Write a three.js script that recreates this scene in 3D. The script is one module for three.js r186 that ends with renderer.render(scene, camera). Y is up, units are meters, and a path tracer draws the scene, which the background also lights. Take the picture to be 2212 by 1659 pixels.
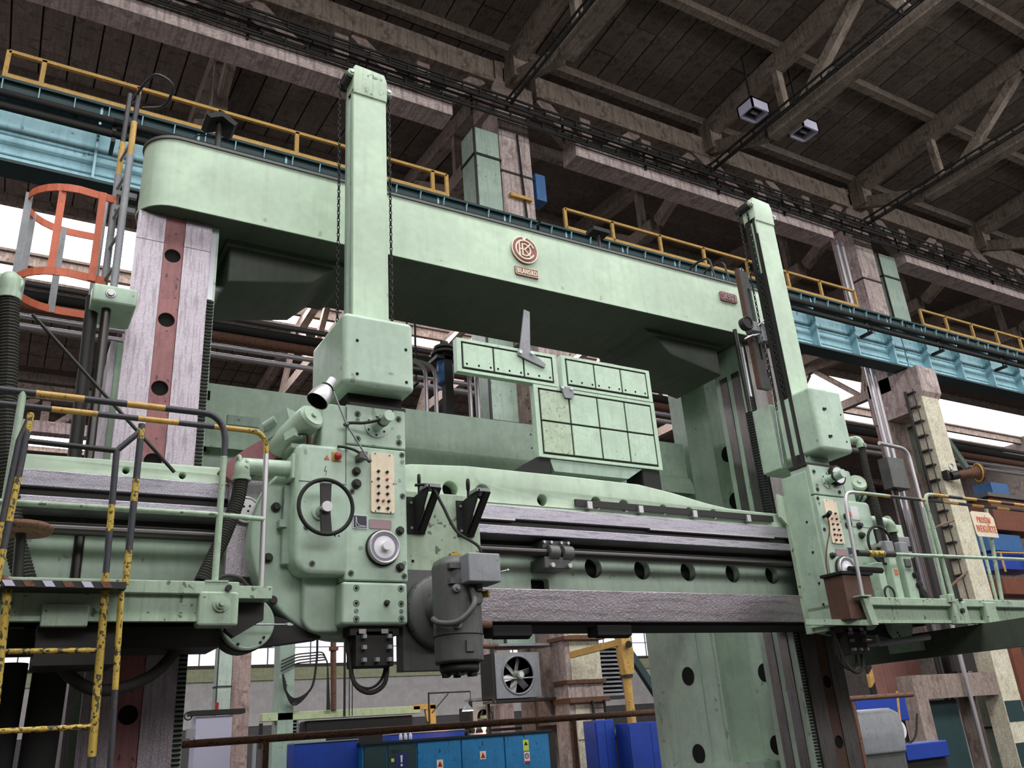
import * as THREE from 'three';
import { mergeGeometries, toCreasedNormals } from 'three/addons/utils/BufferGeometryUtils.js';
import { RoundedBoxGeometry } from 'three/addons/geometries/RoundedBoxGeometry.js';
import { TextGeometry } from 'three/addons/geometries/TextGeometry.js';
import { FontLoader } from 'three/addons/loaders/FontLoader.js';
import { RectAreaLightUniformsLib } from 'three/addons/lights/RectAreaLightUniformsLib.js';
RectAreaLightUniformsLib.init();

// ---------------------------------------------------------------- camera, light, exposure
const scene = new THREE.Scene();
const camera = new THREE.PerspectiveCamera(48.49, 2212 / 1659, 0.05, 200);
camera.position.set(0, 1.65, 0);
camera.setRotationFromMatrix(new THREE.Matrix4().makeBasis(
  new THREE.Vector3(0.86344, -0.06716, 0.49996),
  new THREE.Vector3(-0.13674, 0.92283, 0.36012),
  new THREE.Vector3(-0.48557, -0.37931, 0.78762)));
scene.add(camera);
scene.background = new THREE.Color(0.75, 0.82, 0.95);
const renderer = new THREE.WebGLRenderer();
renderer.toneMapping = THREE.LinearToneMapping;
renderer.toneMappingExposure = 1.0;
renderer.shadowMap.enabled = true;
function area(w, h, x, y, z, tx, ty, tz, color, intensity) {
  const l = new THREE.RectAreaLight(color, intensity, w, h);
  l.position.set(x, y, z); l.lookAt(tx, ty, tz); scene.add(l); l.castShadow = true; return l;
}
const DAY = new THREE.Color(0.97, 1.0, 1.0), DAYV = new THREE.Color(1.0, 0.93, 1.0);
// ridge rooflight over the camera (glazing built below), the window band in the wall behind it, the rooflight of the far bay
area(56, 4.6, 20, 17.05, -1.2, 20, 0, -1.2001, DAY, 10);
area(52, 5, 16, 10.9, 10.5, 16, 7, 0, DAY, 4);
area(60, 2.6, 22, 16.9, -27.3, 22, 0, -27.3001, DAYV, 14);
area(9, 3.0, -13.7, 7.5, -20, 0, 7.5, -20, DAYV, 7);

// ---------------------------------------------------------------- small tools
let seed = 7;
const rnd = () => { seed = (seed * 1664525 + 1013904223) >>> 0; return seed / 4294967296; };
const V = (x, y, z) => new THREE.Vector3(x, y, z);
const PI = Math.PI;
// noise fields that the colour maps are mixed from (periodic)
const NS = 512;
function field(cells, oct, sd, sx = 1, sy = 1) {
  const out = new Float32Array(NS * NS);
  const h = (i, j, o) => { let n = (i * 374761393 + j * 668265263 + (sd + o * 97) * 974634777) | 0; n = Math.imul(n ^ (n >>> 13), 1274126177); return ((n ^ (n >>> 16)) >>> 0) / 4294967296; };
  let amp = 1, tot = 0;
  for (let o = 0; o < oct; o++) {
    const cx = Math.max(1, Math.round(cells * sx)) << o, cy = Math.max(1, Math.round(cells * sy)) << o;
    if (cx > NS / 2 && cy > NS / 2) break;
    for (let y = 0; y < NS; y++) {
      const fy = y / NS * cy, j = Math.floor(fy), ty = fy - j, wy = ty * ty * (3 - 2 * ty);
      for (let x = 0; x < NS; x++) {
        const fx = x / NS * cx, i = Math.floor(fx), tx = fx - i, wx = tx * tx * (3 - 2 * tx);
        const a = h(i % cx, j % cy, o), b = h((i + 1) % cx, j % cy, o), c = h(i % cx, (j + 1) % cy, o), d = h((i + 1) % cx, (j + 1) % cy, o);
        out[y * NS + x] += amp * (a + (b - a) * wx + (c - a) * wy + (a - b - c + d) * wx * wy);
      }
    }
    tot += amp; amp *= 0.55;
  }
  for (let k = 0; k < out.length; k++) out[k] /= tot;
  return out;
}
const F = { soft: field(4, 5, 1), mid: field(12, 4, 2), fine: field(64, 2, 3), hor: field(4, 5, 4, 1, 12), ver: field(4, 5, 5, 12, 1), spot: field(22, 3, 6) };
const S = (a, b, x) => { x = Math.min(1, Math.max(0, (x - a) / (b - a))); return x * x * (3 - 2 * x); };
const lin = (hex) => new THREE.Color(hex);
const mixc = (a, b, u) => { const t = Math.min(1, Math.max(0, u)); return [a[0] + (b[0] - a[0]) * t, a[1] + (b[1] - a[1]) * t, a[2] + (b[2] - a[2]) * t]; };
const rgb = (hex) => [(hex >> 16 & 255), (hex >> 8 & 255), (hex & 255)];
function tex(fn, size, srgb = true) {
  const d = new Uint8Array(NS * NS * 4);
  for (let y = 0; y < NS; y++) for (let x = 0; x < NS; x++) { const c = fn(x, y, y * NS + x), k = (y * NS + x) * 4; d[k] = c[0]; d[k + 1] = c[1]; d[k + 2] = c[2]; d[k + 3] = 255; }
  const t = new THREE.DataTexture(d, NS, NS); t.wrapS = t.wrapT = THREE.RepeatWrapping; t.magFilter = THREE.LinearFilter; t.minFilter = THREE.LinearMipmapLinearFilter; t.generateMipmaps = true;
  if (srgb) t.colorSpace = THREE.SRGBColorSpace;
  t.repeat.set(1 / size, 1 / size); t.needsUpdate = true; return t;
}
const MS = (o) => new THREE.MeshStandardMaterial(o);
// old enamel: patches of tone, grime specks and chips
function enamel(hex, grime, size, rough = 0.5, amt = 1, chip = 0.82) {
  const a = rgb(hex), g = rgb(grime), lt = a.map((v) => Math.min(255, v * 1.06));
  return MS({ roughness: rough, map: tex((x, y, k) => {
    let c = mixc(a, lt, S(0.35, 0.65, F.soft[k]));
    c = mixc(c, g, 0.28 * amt * S(0.52, 0.75, F.mid[k]) * F.soft[k]);
    c = mixc(c, g, 0.18 * amt * S(0.5, 0.8, F.ver[k]));
    if (F.spot[k] > chip) c = mixc(c, g, 0.8 * amt);
    return c.map((v) => v * (0.97 + 0.06 * F.fine[k]));
  }, size) });
}
function stone(hex, dark, light, size, rough = 0.95, streak = 0.5) {
  const a = rgb(hex), d = rgb(dark), l = rgb(light);
  return MS({ roughness: rough, map: tex((x, y, k) => {
    let c = mixc(a, l, S(0.45, 0.75, F.soft[k]));
    c = mixc(c, d, streak * S(0.5, 0.72, F.ver[k]));
    c = mixc(c, d, 0.6 * S(0.55, 0.8, F.mid[k]));
    return c.map((v) => v * (0.88 + 0.24 * F.fine[k]));
  }, size) });
}
function scraped(hex, dark, size, rough, dir) { // machined guideway with wear lines
  const a = rgb(hex), d = rgb(dark), f = dir === 'h' ? F.hor : F.ver;
  return MS({ metalness: 0.75, roughness: rough, map: tex((x, y, k) => {
    let c = mixc(a, d, 0.38 * S(0.5, 0.75, f[k]));
    c = mixc(c, d, 0.2 * S(0.5, 0.8, F.soft[k]));
    return c.map((v) => v * (0.93 + 0.14 * F.fine[k]));
  }, size), bumpMap: tex((x, y, k) => { const v = 255 * F.fine[k]; return [v, v, v]; }, size * 0.5, false), bumpScale: 0.0012 });
}
const M = {
  green: enamel(0xb0c4b0, 0x5f6c58, 2.2, 0.42, 0.55),
  greenB: enamel(0xb9cbb3, 0x6a7660, 3.1, 0.45, 0.45, 0.86),
  greenD: enamel(0x9eb0a1, 0x4e5a4c, 1.7, 0.5, 0.8),
  grimeShade: enamel(0x4b5145, 0x2a2b26, 1.9, 0.6, 0.9, 0.9),  // near-black enamel: grime and the shade under things put into the colour
  greenR: enamel(0xa8b8a0, 0x55604c, 1.1, 0.55, 1.0, 0.76),
  cab: enamel(0xbad0b8, 0x67705c, 1.4, 0.42, 0.4, 0.84),
  cabWorn: enamel(0xb4c4aa, 0x7a745f, 0.45, 0.6, 0.8, 0.73),
  greenP: enamel(0xa4b7a0, 0x5a644f, 0.9, 0.5, 1.1, 0.78),
  teal: enamel(0x9cc6d0, 0x3d5a60, 3, 0.5, 0.7),
  tealD: enamel(0x213a3c, 0x152224, 2, 0.6, 0.6),
  conc: stone(0x948279, 0x65564e, 0xa4948b, 2.6, 0.95, 0.35),
  concL: stone(0xb5a39e, 0x857370, 0xc8b8b2, 2.2, 0.9, 0.55),
  concW: stone(0xd2c9b2, 0xb2a58c, 0xded7c2, 1.6, 0.9, 0.3),
  roofA: stone(0x6e6258, 0x4c433c, 0x786d62, 1.7, 1, 0.3),
  roofB: stone(0x645950, 0x463d37, 0x70655b, 1.3, 1, 0.3),
  roofC: stone(0x766a60, 0x514841, 0x80746a, 2.1, 1, 0.3),
  chord: stone(0x86786c, 0x544a41, 0x9a8c80, 1.9, 0.95, 0.4),
  floor: stone(0x2c2a27, 0x1f1d1b, 0x35322f, 3.5, 0.75, 0.1),
  wall: stone(0x5c554f, 0x403a36, 0x68615a, 4, 0.95, 0.3),
  way: scraped(0xb3adb6, 0x6f6872, 0.55, 0.36, 'h'),
  wayV: scraped(0xb3a9b0, 0x776a70, 0.6, 0.42, 'v'),
  wayShaded: scraped(0x77726f, 0x4a4645, 0.8, 0.45, 'v'),  // darker scraped copy: oily dirt and shade on the right column painted in
  wayL: scraped(0xa39a9e, 0x5c5256, 1.3, 0.34, 'h'),
  red: enamel(0x9c6868, 0x53363a, 0.9, 0.65, 1, 0.8),
  steel: MS({ color: lin(0xb9b9bd), metalness: 0.9, roughness: 0.25 }),
  alu: MS({ color: lin(0xc3bfc0), metalness: 0.65, roughness: 0.42 }),
  shaft: MS({ color: lin(0x4a4745), metalness: 0.8, roughness: 0.32 }),
  dark: MS({ color: lin(0x34322f), metalness: 0.4, roughness: 0.55 }),
  darker: MS({ color: lin(0x1d1b19), roughness: 0.8 }),
  hollow: MS({ color: lin(0x11100e), roughness: 1 }),
  rubber: MS({ color: lin(0x37352f), roughness: 0.75 }),
  grey: enamel(0x5b5b59, 0x35332f, 0.9, 0.5, 0.9, 0.82),
  greyL: enamel(0x8f9094, 0x55524e, 0.8, 0.5, 0.6),
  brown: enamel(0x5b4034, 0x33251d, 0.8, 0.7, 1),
  yel: enamel(0xc39a52, 0x6a4c28, 0.7, 0.6, 0.9, 0.78),
  yelW: enamel(0xbf9f42, 0x3f3a28, 0.4, 0.6, 1.2, 0.62),
  blk: enamel(0x33333a, 0x5e4634, 0.4, 0.55, 0.9, 0.74),
  rust: enamel(0x6f4c3a, 0x3d2a20, 0.5, 0.8, 1.2, 0.7),
  orange: enamel(0xcf6a4a, 0x7c3a28, 0.9, 0.55, 0.6),
  orangeD: enamel(0x74402c, 0x42241a, 1.2, 0.6, 0.8),
  blue: enamel(0x1f3f9a, 0x162a5a, 1.2, 0.45, 0.6),
  blueL: enamel(0x2e7db4, 0x1f4f78, 0.9, 0.45, 0.9, 0.8),
  blueP: enamel(0x3a6496, 0x22344a, 0.7, 0.45, 0.6),
  pipe: MS({ color: lin(0x5a5450), metalness: 0.3, roughness: 0.6 }),
  pipeL: MS({ color: lin(0xb8b2b4), metalness: 0.55, roughness: 0.4 }),
  cream: enamel(0xf0dcc0, 0x9a8a70, 1.2, 0.45, 0.35, 0.9),
  white: MS({ color: lin(0xe8e4e6), roughness: 0.5 }),
  lilac: MS({ color: lin(0xc8c2d8), roughness: 0.55 }),
  brass: MS({ color: lin(0xb99a4a), metalness: 0.8, roughness: 0.35 }),
  redp: MS({ color: lin(0xb02a34), roughness: 0.4 }),
  maroon: enamel(0x8a565a, 0x5a3238, 0.5, 0.6, 0.6),
  plum: MS({ color: lin(0xa08488), roughness: 0.6 }),
  sage: enamel(0xb9c29a, 0x70704f, 1.5, 0.7, 0.9),
  corr: enamel(0xc9c9c4, 0x8f8f88, 2.4, 0.6, 0.5, 0.9),
  pinkB: enamel(0x8c6058, 0x5a3a34, 2, 0.8, 0.6),
  glass: new THREE.MeshPhysicalMaterial({ color: 0xffffff, transmission: 1, roughness: 0.05, thickness: 0 }),
};
const glow = (hex, k, name) => MS({ color: lin(0x222222), emissive: lin(hex), emissiveIntensity: k, roughness: 0.4 });
M.sky = glow(0xfff8ff, 5);
M.skyN = glow(0xf7fcff, 1.2);
M.winF = glow(0xfdf6ff, 1.3);

// ---------------------------------------------------------------- geometry helpers (metres, world axes)
function raw(g) { let n = g.index ? g.toNonIndexed() : g.clone(); for (const k of Object.keys(n.attributes)) if (k !== 'position' && k !== 'normal') n.deleteAttribute(k); n.morphAttributes = {}; n.clearGroups(); return n; }
function B(x0, x1, y0, y1, z0, z1, r = 0) {
  const w = Math.abs(x1 - x0), h = Math.abs(y1 - y0), d = Math.abs(z1 - z0);
  const g = r ? new RoundedBoxGeometry(w, h, d, r > 0.03 ? 4 : 1, Math.min(r, w / 2.02, h / 2.02, d / 2.02)) : new THREE.BoxGeometry(w, h, d);
  return raw(g.translate((x0 + x1) / 2, (y0 + y1) / 2, (z0 + z1) / 2));
}
function C(p, q, r, n = 14, r2 = r) {
  const a = V(...p), b = V(...q), l = a.distanceTo(b), g = new THREE.CylinderGeometry(r2, r, l, n);
  g.translate(0, l / 2, 0).applyQuaternion(new THREE.Quaternion().setFromUnitVectors(V(0, 1, 0), b.clone().sub(a).normalize())).translate(a.x, a.y, a.z);
  return raw(g);
}
function bar(p, q, w, h) { // square bar, w horizontal, h the other way
  const a = V(...p), b = V(...q), l = a.distanceTo(b), d = b.clone().sub(a).normalize();
  const up = Math.abs(d.y) > 0.98 ? V(0, 0, 1) : V(0, 1, 0), s = V(0, 0, 0).crossVectors(up, d).normalize(), u = V(0, 0, 0).crossVectors(d, s);
  const g = new THREE.BoxGeometry(w, h, l).applyMatrix4(new THREE.Matrix4().makeBasis(s, u, d)).translate((a.x + b.x) / 2, (a.y + b.y) / 2, (a.z + b.z) / 2);
  return raw(g);
}
function T(pts, r, seg = 24, n = 8, closed = false) { return raw(new THREE.TubeGeometry(new THREE.CatmullRomCurve3(pts.map((p) => V(...p)), closed, 'centripetal'), seg, r, n, closed)); }
function pipe(pts, r, bend = 0.1, n = 10) { // straight runs with rounded corners
  const P = pts.map((p) => V(...p)), path = new THREE.CurvePath(); let last = P[0];
  for (let i = 1; i < P.length - 1; i++) {
    const a = P[i - 1].clone().sub(P[i]), b = P[i + 1].clone().sub(P[i]), t = Math.min(bend, a.length() / 2.01, b.length() / 2.01);
    const s = P[i].clone().add(a.setLength(t)), e = P[i].clone().add(b.setLength(t));
    path.add(new THREE.LineCurve3(last, s)); path.add(new THREE.QuadraticBezierCurve3(s, P[i], e)); last = e;
  }
  path.add(new THREE.LineCurve3(last, P[P.length - 1]));
  const g = []; for (const c of path.curves) if (c.getLength() > 1e-4) g.push(c.isLineCurve3 ? C(c.v1.toArray(), c.v2.toArray(), r, n) : raw(new THREE.TubeGeometry(c, 6, r, n)));
  return mergeGeometries(g);
}
function shp(pts, holes = []) {
  const s = new THREE.Shape(pts.map((p) => new THREE.Vector2(p[0], p[1])));
  for (const h of holes) { const q = new THREE.Path(); if (h.length === 3) q.absarc(h[0], h[1], h[2], 0, PI * 2, true); else q.setFromPoints(h.map((p) => new THREE.Vector2(...p))); s.holes.push(q); }
  return s;
}
function XY(pts, z0, z1, holes = [], bev = 0) { // outline in x,y pulled along z
  const s = Array.isArray(pts) ? shp(pts, holes) : pts, d = Math.abs(z1 - z0);
  const g = new THREE.ExtrudeGeometry(s, { depth: d - 2 * bev, bevelEnabled: bev > 0, bevelSize: bev, bevelThickness: bev, bevelOffset: -bev, bevelSegments: 3, curveSegments: 20 });
  return raw(toCreasedNormals(g.translate(0, 0, Math.min(z0, z1) + bev), 0.6));
}
function ZY(pts, x0, x1, holes = [], bev = 0) { // outline given as [z,y], pulled along x
  const g = XY(pts.map((p) => [-p[0], p[1]]), x0, x1, holes.map((h) => (h.length === 3 ? [-h[0], h[1], h[2]] : h.map((p) => [-p[0], p[1]]))), bev);
  return raw(g.rotateY(PI / 2));
}
function XZ(pts, y0, y1, bev = 0) { // outline given as [x,z], pulled along y
  const g = XY(pts.map((p) => [p[0], -p[1]]), y0, y1, [], bev);
  return raw(g.rotateX(-PI / 2));
}
function rr(x0, x1, y0, y1, r) { // rounded rectangle outline; r one number or [tl,tr,br,bl]
  const [tl, tr, br, bl] = Array.isArray(r) ? r : [r, r, r, r], o = [];
  const arc = (cx, cy, q, a) => { if (q < 1e-4) return o.push([cx, cy]); for (let i = 0; i <= 6; i++) o.push([cx + q * Math.cos(a + i * PI / 12), cy + q * Math.sin(a + i * PI / 12)]); };
  arc(x1 - tr, y1 - tr, tr, 0); arc(x0 + tl, y1 - tl, tl, PI / 2); arc(x0 + bl, y0 + bl, bl, PI); arc(x1 - br, y0 + br, br, 1.5 * PI);
  return o;
}
function disc(x, y, z0, z1, r, n = 24) { return C([x, y, z0], [x, y, z1], r, n); }
function ring(x, y, z0, z1, r, ri, n = 28) { const s = new THREE.Shape(); s.absarc(x, y, r, 0, PI * 2); const h = new THREE.Path(); h.absarc(x, y, ri, 0, PI * 2, true); s.holes.push(h); return XY(s, z0, z1); }
function torus(p, R, r, axis = [0, 0, 1], n = 40) { const g = new THREE.TorusGeometry(R, r, 10, n); g.applyQuaternion(new THREE.Quaternion().setFromUnitVectors(V(0, 0, 1), V(...axis).normalize())).translate(...p); return raw(g); }
function lathe(pts, p, axis = [0, 1, 0], n = 24) { const g = new THREE.LatheGeometry(pts.map((q) => new THREE.Vector2(...q)), n); g.applyQuaternion(new THREE.Quaternion().setFromUnitVectors(V(0, 1, 0), V(...axis).normalize())).translate(...p); return raw(g); }
function ball(p, r, n = 14) { return raw(new THREE.SphereGeometry(r, n, Math.ceil(n * 0.7)).translate(...p)); }
function uvs(g, vert) { // box-projected uv in metres
  const p = g.attributes.position, n = g.attributes.normal, u = new Float32Array(p.count * 2);
  for (let i = 0; i < p.count; i += 3) {
    let nx = 0, ny = 0, nz = 0; for (let j = 0; j < 3; j++) { nx += Math.abs(n.getX(i + j)); ny += Math.abs(n.getY(i + j)); nz += Math.abs(n.getZ(i + j)); }
    for (let j = 0; j < 3; j++) { const x = p.getX(i + j), y = p.getY(i + j), z = p.getZ(i + j); let a, b;
      if (nz >= nx && nz >= ny) { a = x; b = y; } else if (nx >= ny) { a = z; b = y; } else { a = x; b = z; }
      u[(i + j) * 2] = a; u[(i + j) * 2 + 1] = b; }
  }
  g.setAttribute('uv', new THREE.BufferAttribute(u, 2)); return g;
}
let MIR = null; // when set, geometry is mirrored about x = MIR / 2
function join(geos) {
  let g = mergeGeometries((Array.isArray(geos) ? geos : [geos]).flat(9).map((q) => (q.index ? raw(q) : q)));
  if (MIR !== null) {
    g.applyMatrix4(new THREE.Matrix4().makeScale(-1, 1, 1)).translate(MIR, 0, 0);
    for (const k of ['position', 'normal']) { const a = g.attributes[k].array; for (let i = 0; i < a.length; i += 9) for (let j = 0; j < 3; j++) { const t = a[i + 3 + j]; a[i + 3 + j] = a[i + 6 + j]; a[i + 6 + j] = t; } }
  }
  return uvs(g);
}
const taken = {};
function numbered(n) { if (!(n in taken)) { taken[n] = 0; return n; } taken[n]++; return n + '_' + String(taken[n]).padStart(3, '0'); }
const mx = (x) => (MIR === null ? x : MIR - x);
function thing(name, label, category, [x, y, z] = [0, 0, 0], group) {
  const o = new THREE.Group(); o.name = numbered(name); o.position.set(mx(x), y, z); o.userData = { label, category }; if (group) o.userData.group = group;
  scene.add(o); return o;
}
function baseOf(o) { const v = V(0, 0, 0); for (let q = o; q && q !== scene; q = q.parent) v.add(q.position); return v; }
function part(t, name, geos, mat, label) {
  const b = baseOf(t), g = join(geos).translate(-b.x, -b.y, -b.z), m = new THREE.Mesh(g, mat);
  m.name = name; m.castShadow = m.receiveShadow = true; if (label) m.userData.label = label; t.add(m); return m;
}
function one(name, label, category, base, geos, mat, group) { // a thing that is a single mesh
  const g = join(geos).translate(-mx(base[0]), -base[1], -base[2]), m = new THREE.Mesh(g, mat);
  m.position.set(mx(base[0]), base[1], base[2]); m.name = numbered(name); m.castShadow = m.receiveShadow = true; m.userData = { label, category }; if (group) m.userData.group = group;
  scene.add(m); return m;
}
function struct(name, geos, mat, label, category) {
  const m = new THREE.Mesh(join(geos), mat); m.name = name; m.castShadow = m.receiveShadow = true; m.userData = { kind: 'structure', label, category }; scene.add(m); return m;
}
function copy(t, pos, label) { const c = t.clone(); c.name = numbered(t.name.replace(/_\d+$/, '')); c.userData = { ...t.userData }; if (label) c.userData.label = label; c.position.set(...pos); scene.add(c); return c; }
// ================================================================ THE HALL
const X0 = -15.33, X1 = 56.67, ZF = -61.2, ZF1 = -37.2, ZN = 10.8, ZC = -13.2;
const yR = (z) => 17.5 - Math.abs(z + (z > ZC ? 1.2 : z > ZF1 ? 25.2 : 49.2)) / 12; // underside of the roof
struct('floor', B(X0 - 0.3, X1 + 0.3, -0.3, 0, ZF - 0.3, ZN + 0.3), M.floor, 'grey concrete shop floor', 'floor');
const wallBack = struct('wall_back', [B(X0, X1, 0, 8.4, ZN, ZN + 0.3), B(X0, X1, 13.4, 17, ZN, ZN + 0.3), B(X0, -10, 8.4, 13.4, ZN, ZN + 0.3), B(42, X1, 8.4, 13.4, ZN, ZN + 0.3)], M.wall, 'concrete wall behind the viewer', 'wall');
struct('wall_left', [B(X0 - 0.3, X0, 0, 17.8, ZF, -24.6), B(X0 - 0.3, X0, 0, 17.8, -15.4, ZN), B(X0 - 0.3, X0, 0, 6, -24.6, -15.4), B(X0 - 0.3, X0, 9, 17.8, -24.6, -15.4)], M.wall, 'concrete end wall of the hall', 'wall');
struct('wall_right', B(X1, X1 + 0.3, 0, 17.8, ZF, ZN), M.wall, 'far concrete end wall', 'wall');
const wallFar = struct('wall_far', [B(X0, X1, 0, 7.2, ZF - 0.3, ZF), B(X0, X1, 9.4, 17, ZF - 0.3, ZF)], M.wall, 'far side wall with window bands behind the machine', 'wall');
{ // the bands of milky glazing, with mullions
  const band = (n, x0, x1, y0, y1, z, dir, mat, label) => {
    const w = struct(n, B(x0, x1, y0, y1, z - 0.02, z + 0.02), mat, label, 'window');
    for (let x = Math.ceil(x0 / 1.5) * 1.5; x < x1; x += 1.5) part(w, 'mullion', B(x - 0.04, x + 0.04, y0, y1, z + dir * 0.02, z + dir * 0.09), M.greyL);
    part(w, 'transom', B(x0, x1, (y0 + y1) / 2 - 0.03, (y0 + y1) / 2 + 0.03, z + dir * 0.02, z + dir * 0.08), M.greyL);
  };
  band('window_1', X0, X1, 7.2, 9.4, ZF - 0.1, 1, M.winF, 'low bright window band in the far wall');
  band('window_3', -10, 42, 8.4, 13.4, ZN + 0.1, -1, M.winF, 'window band in the wall behind the viewer');
  struct('window_4', B(X0 - 0.12, X0 - 0.08, 6, 9, -24.6, -15.4), M.winF, 'window in the end wall', 'window');
  part(wallFar, 'wall_cladding', (() => { const p = []; for (let i = 0; i <= 480; i++) p.push([X0 + i * 0.15, ZF + 0.09 + (i % 2 ? 0.035 : 0)]); p.push([X1, ZF + 0.04], [X0, ZF + 0.04]); return XZ(p, 3.3, 6.12); })(), M.corr, 'pale corrugated sheet cladding');
  part(wallFar, 'fascia_band', B(X0, X1, 6.15, 6.95, ZF, ZF + 0.2), M.sage, 'yellowish band above the corrugated cladding');
  part(wallFar, 'dark_plinth', B(X0, X1, 0, 3.28, ZF, ZF + 0.06), M.grey, 'dark grey lower wall');
}
// ---- roof: one ceiling shell, ribs along the hall and the single roof slabs
const ceil = struct('ceiling', [
  ZY([[ZC, 16.72], [-4.2, yR(-4.2) + 0.22], [-4.2, yR(-4.2) + 0.45], [ZC, 16.95]], X0, X1),
  ZY([[1.8, yR(1.8) + 0.22], [ZN + 0.3, yR(ZN) + 0.22], [ZN + 0.3, yR(ZN) + 0.45], [1.8, yR(1.8) + 0.45]], X0, X1),
  ZY([[ZC, 16.72], [ZC, 16.95], [-25.9, 17.7], [-25.9, yR(-25.9) + 0.2]], X0, X1),
  ZY([[-28.7, yR(-28.7) + 0.2], [-28.7, 17.6], [-29.2, 17.55], [-29.2, yR(-29.2) + 0.2]], X0, X1),
  ZY([[-30.0, yR(-30) + 0.2], [-30.0, 17.5], [ZF1, 16.95], [ZF1, 16.7]], X0, X1),
  ZY([[ZF1, 16.72], [ZF1, 16.95], [-46.8, 17.75], [-46.8, yR(-46.8) + 0.2]], X0, X1), ZY([[-49.6, yR(-49.6) + 0.2], [-49.6, 17.8], [ZF - 0.3, 16.95], [ZF - 0.3, 16.7]], X0, X1)], M.roofB, 'dark concrete roof of the hall', 'roof');
struct('window_5', B(X0, X1, 17.42, 17.46, -4.2, 1.8), M.skyN, 'long ridge rooflight above the viewer', 'rooflight');
struct('window_6', B(X0, X1, 17.5, 17.54, -28.7, -25.9), M.sky, 'long glaring ridge rooflight of the far bay', 'rooflight');
struct('window_7', B(X0, X1, 17.2, 17.24, -30.0, -29.2), M.sky, 'narrow second rooflight strip of the far bay', 'rooflight');
struct('window_8', B(X0, X1, 17.5, 17.54, -49.6, -46.8), M.sky, 'distant rooflight strip of the third bay', 'rooflight');
{
  const rib = (z) => part(ceil, 'roof_rib', [XY([[X0, yR(z) + 0.3], [X0, yR(z) - 0.16], [X1, yR(z) - 0.16], [X1, yR(z) + 0.3]], z - 0.1, z + 0.1)], M.chord);
  for (const z of [-13.0, -10.2, -7.2, -4.3, 1.9, -16.2, -19.2, -22.2, -25.7, -28.9, -30.2, -33.2, -37.4, -40.2, -43.2, -46.6, -49.8, -53, -57]) rib(z);
  const g = raw(new THREE.BoxGeometry(0.562, 0.12, 0.93)); const slab = uvs(g.clone()), mats = [M.roofA, M.roofB, M.roofC, M.roofA];
  const rows = [[-13.1, -10.3, 2.67, 32.7, 1], [-10.1, -7.3, 2.67, 29.1, 1], [-7.1, -4.4, 2.67, 20.7, 1], [-16.1, -13.3, -3.3, 8.7, -1], [-19.1, -16.3, -3.3, 11.7, -1]];
  let n = 0; const rest = [];
  const put = (x, zc, s) => {
    if (n < 296) { const m = new THREE.Mesh(slab, mats[Math.floor(rnd() * 4)]); m.name = 'roof_slab'; m.position.set(x, yR(zc) + 0.1 + rnd() * 0.03, zc); m.rotation.x = -s * Math.atan(1 / 12); m.castShadow = m.receiveShadow = true; ceil.add(m); n++; }
    else rest.push(g.clone().rotateX(-s * Math.atan(1 / 12)).translate(x, yR(zc) + 0.1, zc));
  };
  for (const [za, zb, xa, xb, s] of rows) for (let x = xa + 0.3; x < xb; x += 0.6) for (const q of [1 / 6, 0.5, 5 / 6]) put(x, za + (zb - za) * q, s);
  for (const [za, zb, s] of [[-22.1, -19.3, -1], [-25.6, -22.3, -1], [-33.1, -30.3, 1], [-36.5, -33.3, 1]]) for (let x = -3; x < 34; x += 0.6) for (const q of [1 / 6, 0.5, 5 / 6]) rest.push(g.clone().rotateX(-s * Math.atan(1 / 12)).translate(x, yR(za + (zb - za) * q) + 0.1, za + (zb - za) * q));
  const m = part(ceil, 'roof_slabs_beyond', rest, M.roofA); m.userData.kind = 'stuff';
}
// ---- transverse roof trusses
function roofTruss(x, near, label) {
  const s = near ? 1 : -1, Z = (d) => ZC + s * d; // d = distance from the column line
  const t = thing('roof_truss', label, 'truss', [x, 14.5, ZC], near ? 'concrete roof trusses over the machine' : 'concrete roof trusses of the far bay');
  const w = 0.13;
  part(t, 'bottom_chord', B(x - 0.16, x + 0.16, 14.5, 14.9, Z(2.25), Z(near ? 21.5 : 22)), M.chord);
  const top = [[0.1, 15.95], [12, 16.97], [23.9, 15.95]];
  part(t, 'top_chord', [ZY([[Z(0.1), 15.9], [Z(12), 16.9], [Z(12), 17.3], [Z(0.1), 16.4]], x - 0.15, x + 0.15), ZY([[Z(23.9), 15.9], [Z(12), 16.9], [Z(12), 17.3], [Z(23.9), 16.4]], x - 0.15, x + 0.15)], M.chord);
  const web = [[0.1, 15.7, 2.1, 14.75, 0.34], [2.75, 16.2, 2.75, 14.85, 0.17], [3.25, 14.8, 5.4, 16.4, 0.24], [5.6, 16.4, 6.2, 14.85, 0.2], [6.5, 14.85, 8.4, 16.6, 0.24], [8.9, 16.6, 9.5, 14.85, 0.18], [9.7, 14.85, 11.8, 16.9, 0.22], [12.2, 16.9, 14.3, 14.85, 0.22], [15.2, 14.85, 16, 16.6, 0.2], [17, 16.5, 18.5, 14.85, 0.2], [21, 14.8, 23.6, 15.8, 0.3]];
  for (const [a, ya, b, yb, h] of web) part(t, 'web_member', bar([x, ya, Z(a)], [x, yb, Z(b)], 0.2, h), M.chord);
  part(t, 'bearing', B(x - 0.2, x + 0.2, 15.45, 16.0, Z(-0.1), Z(0.55)), M.chord);
  return t;
}
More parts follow.
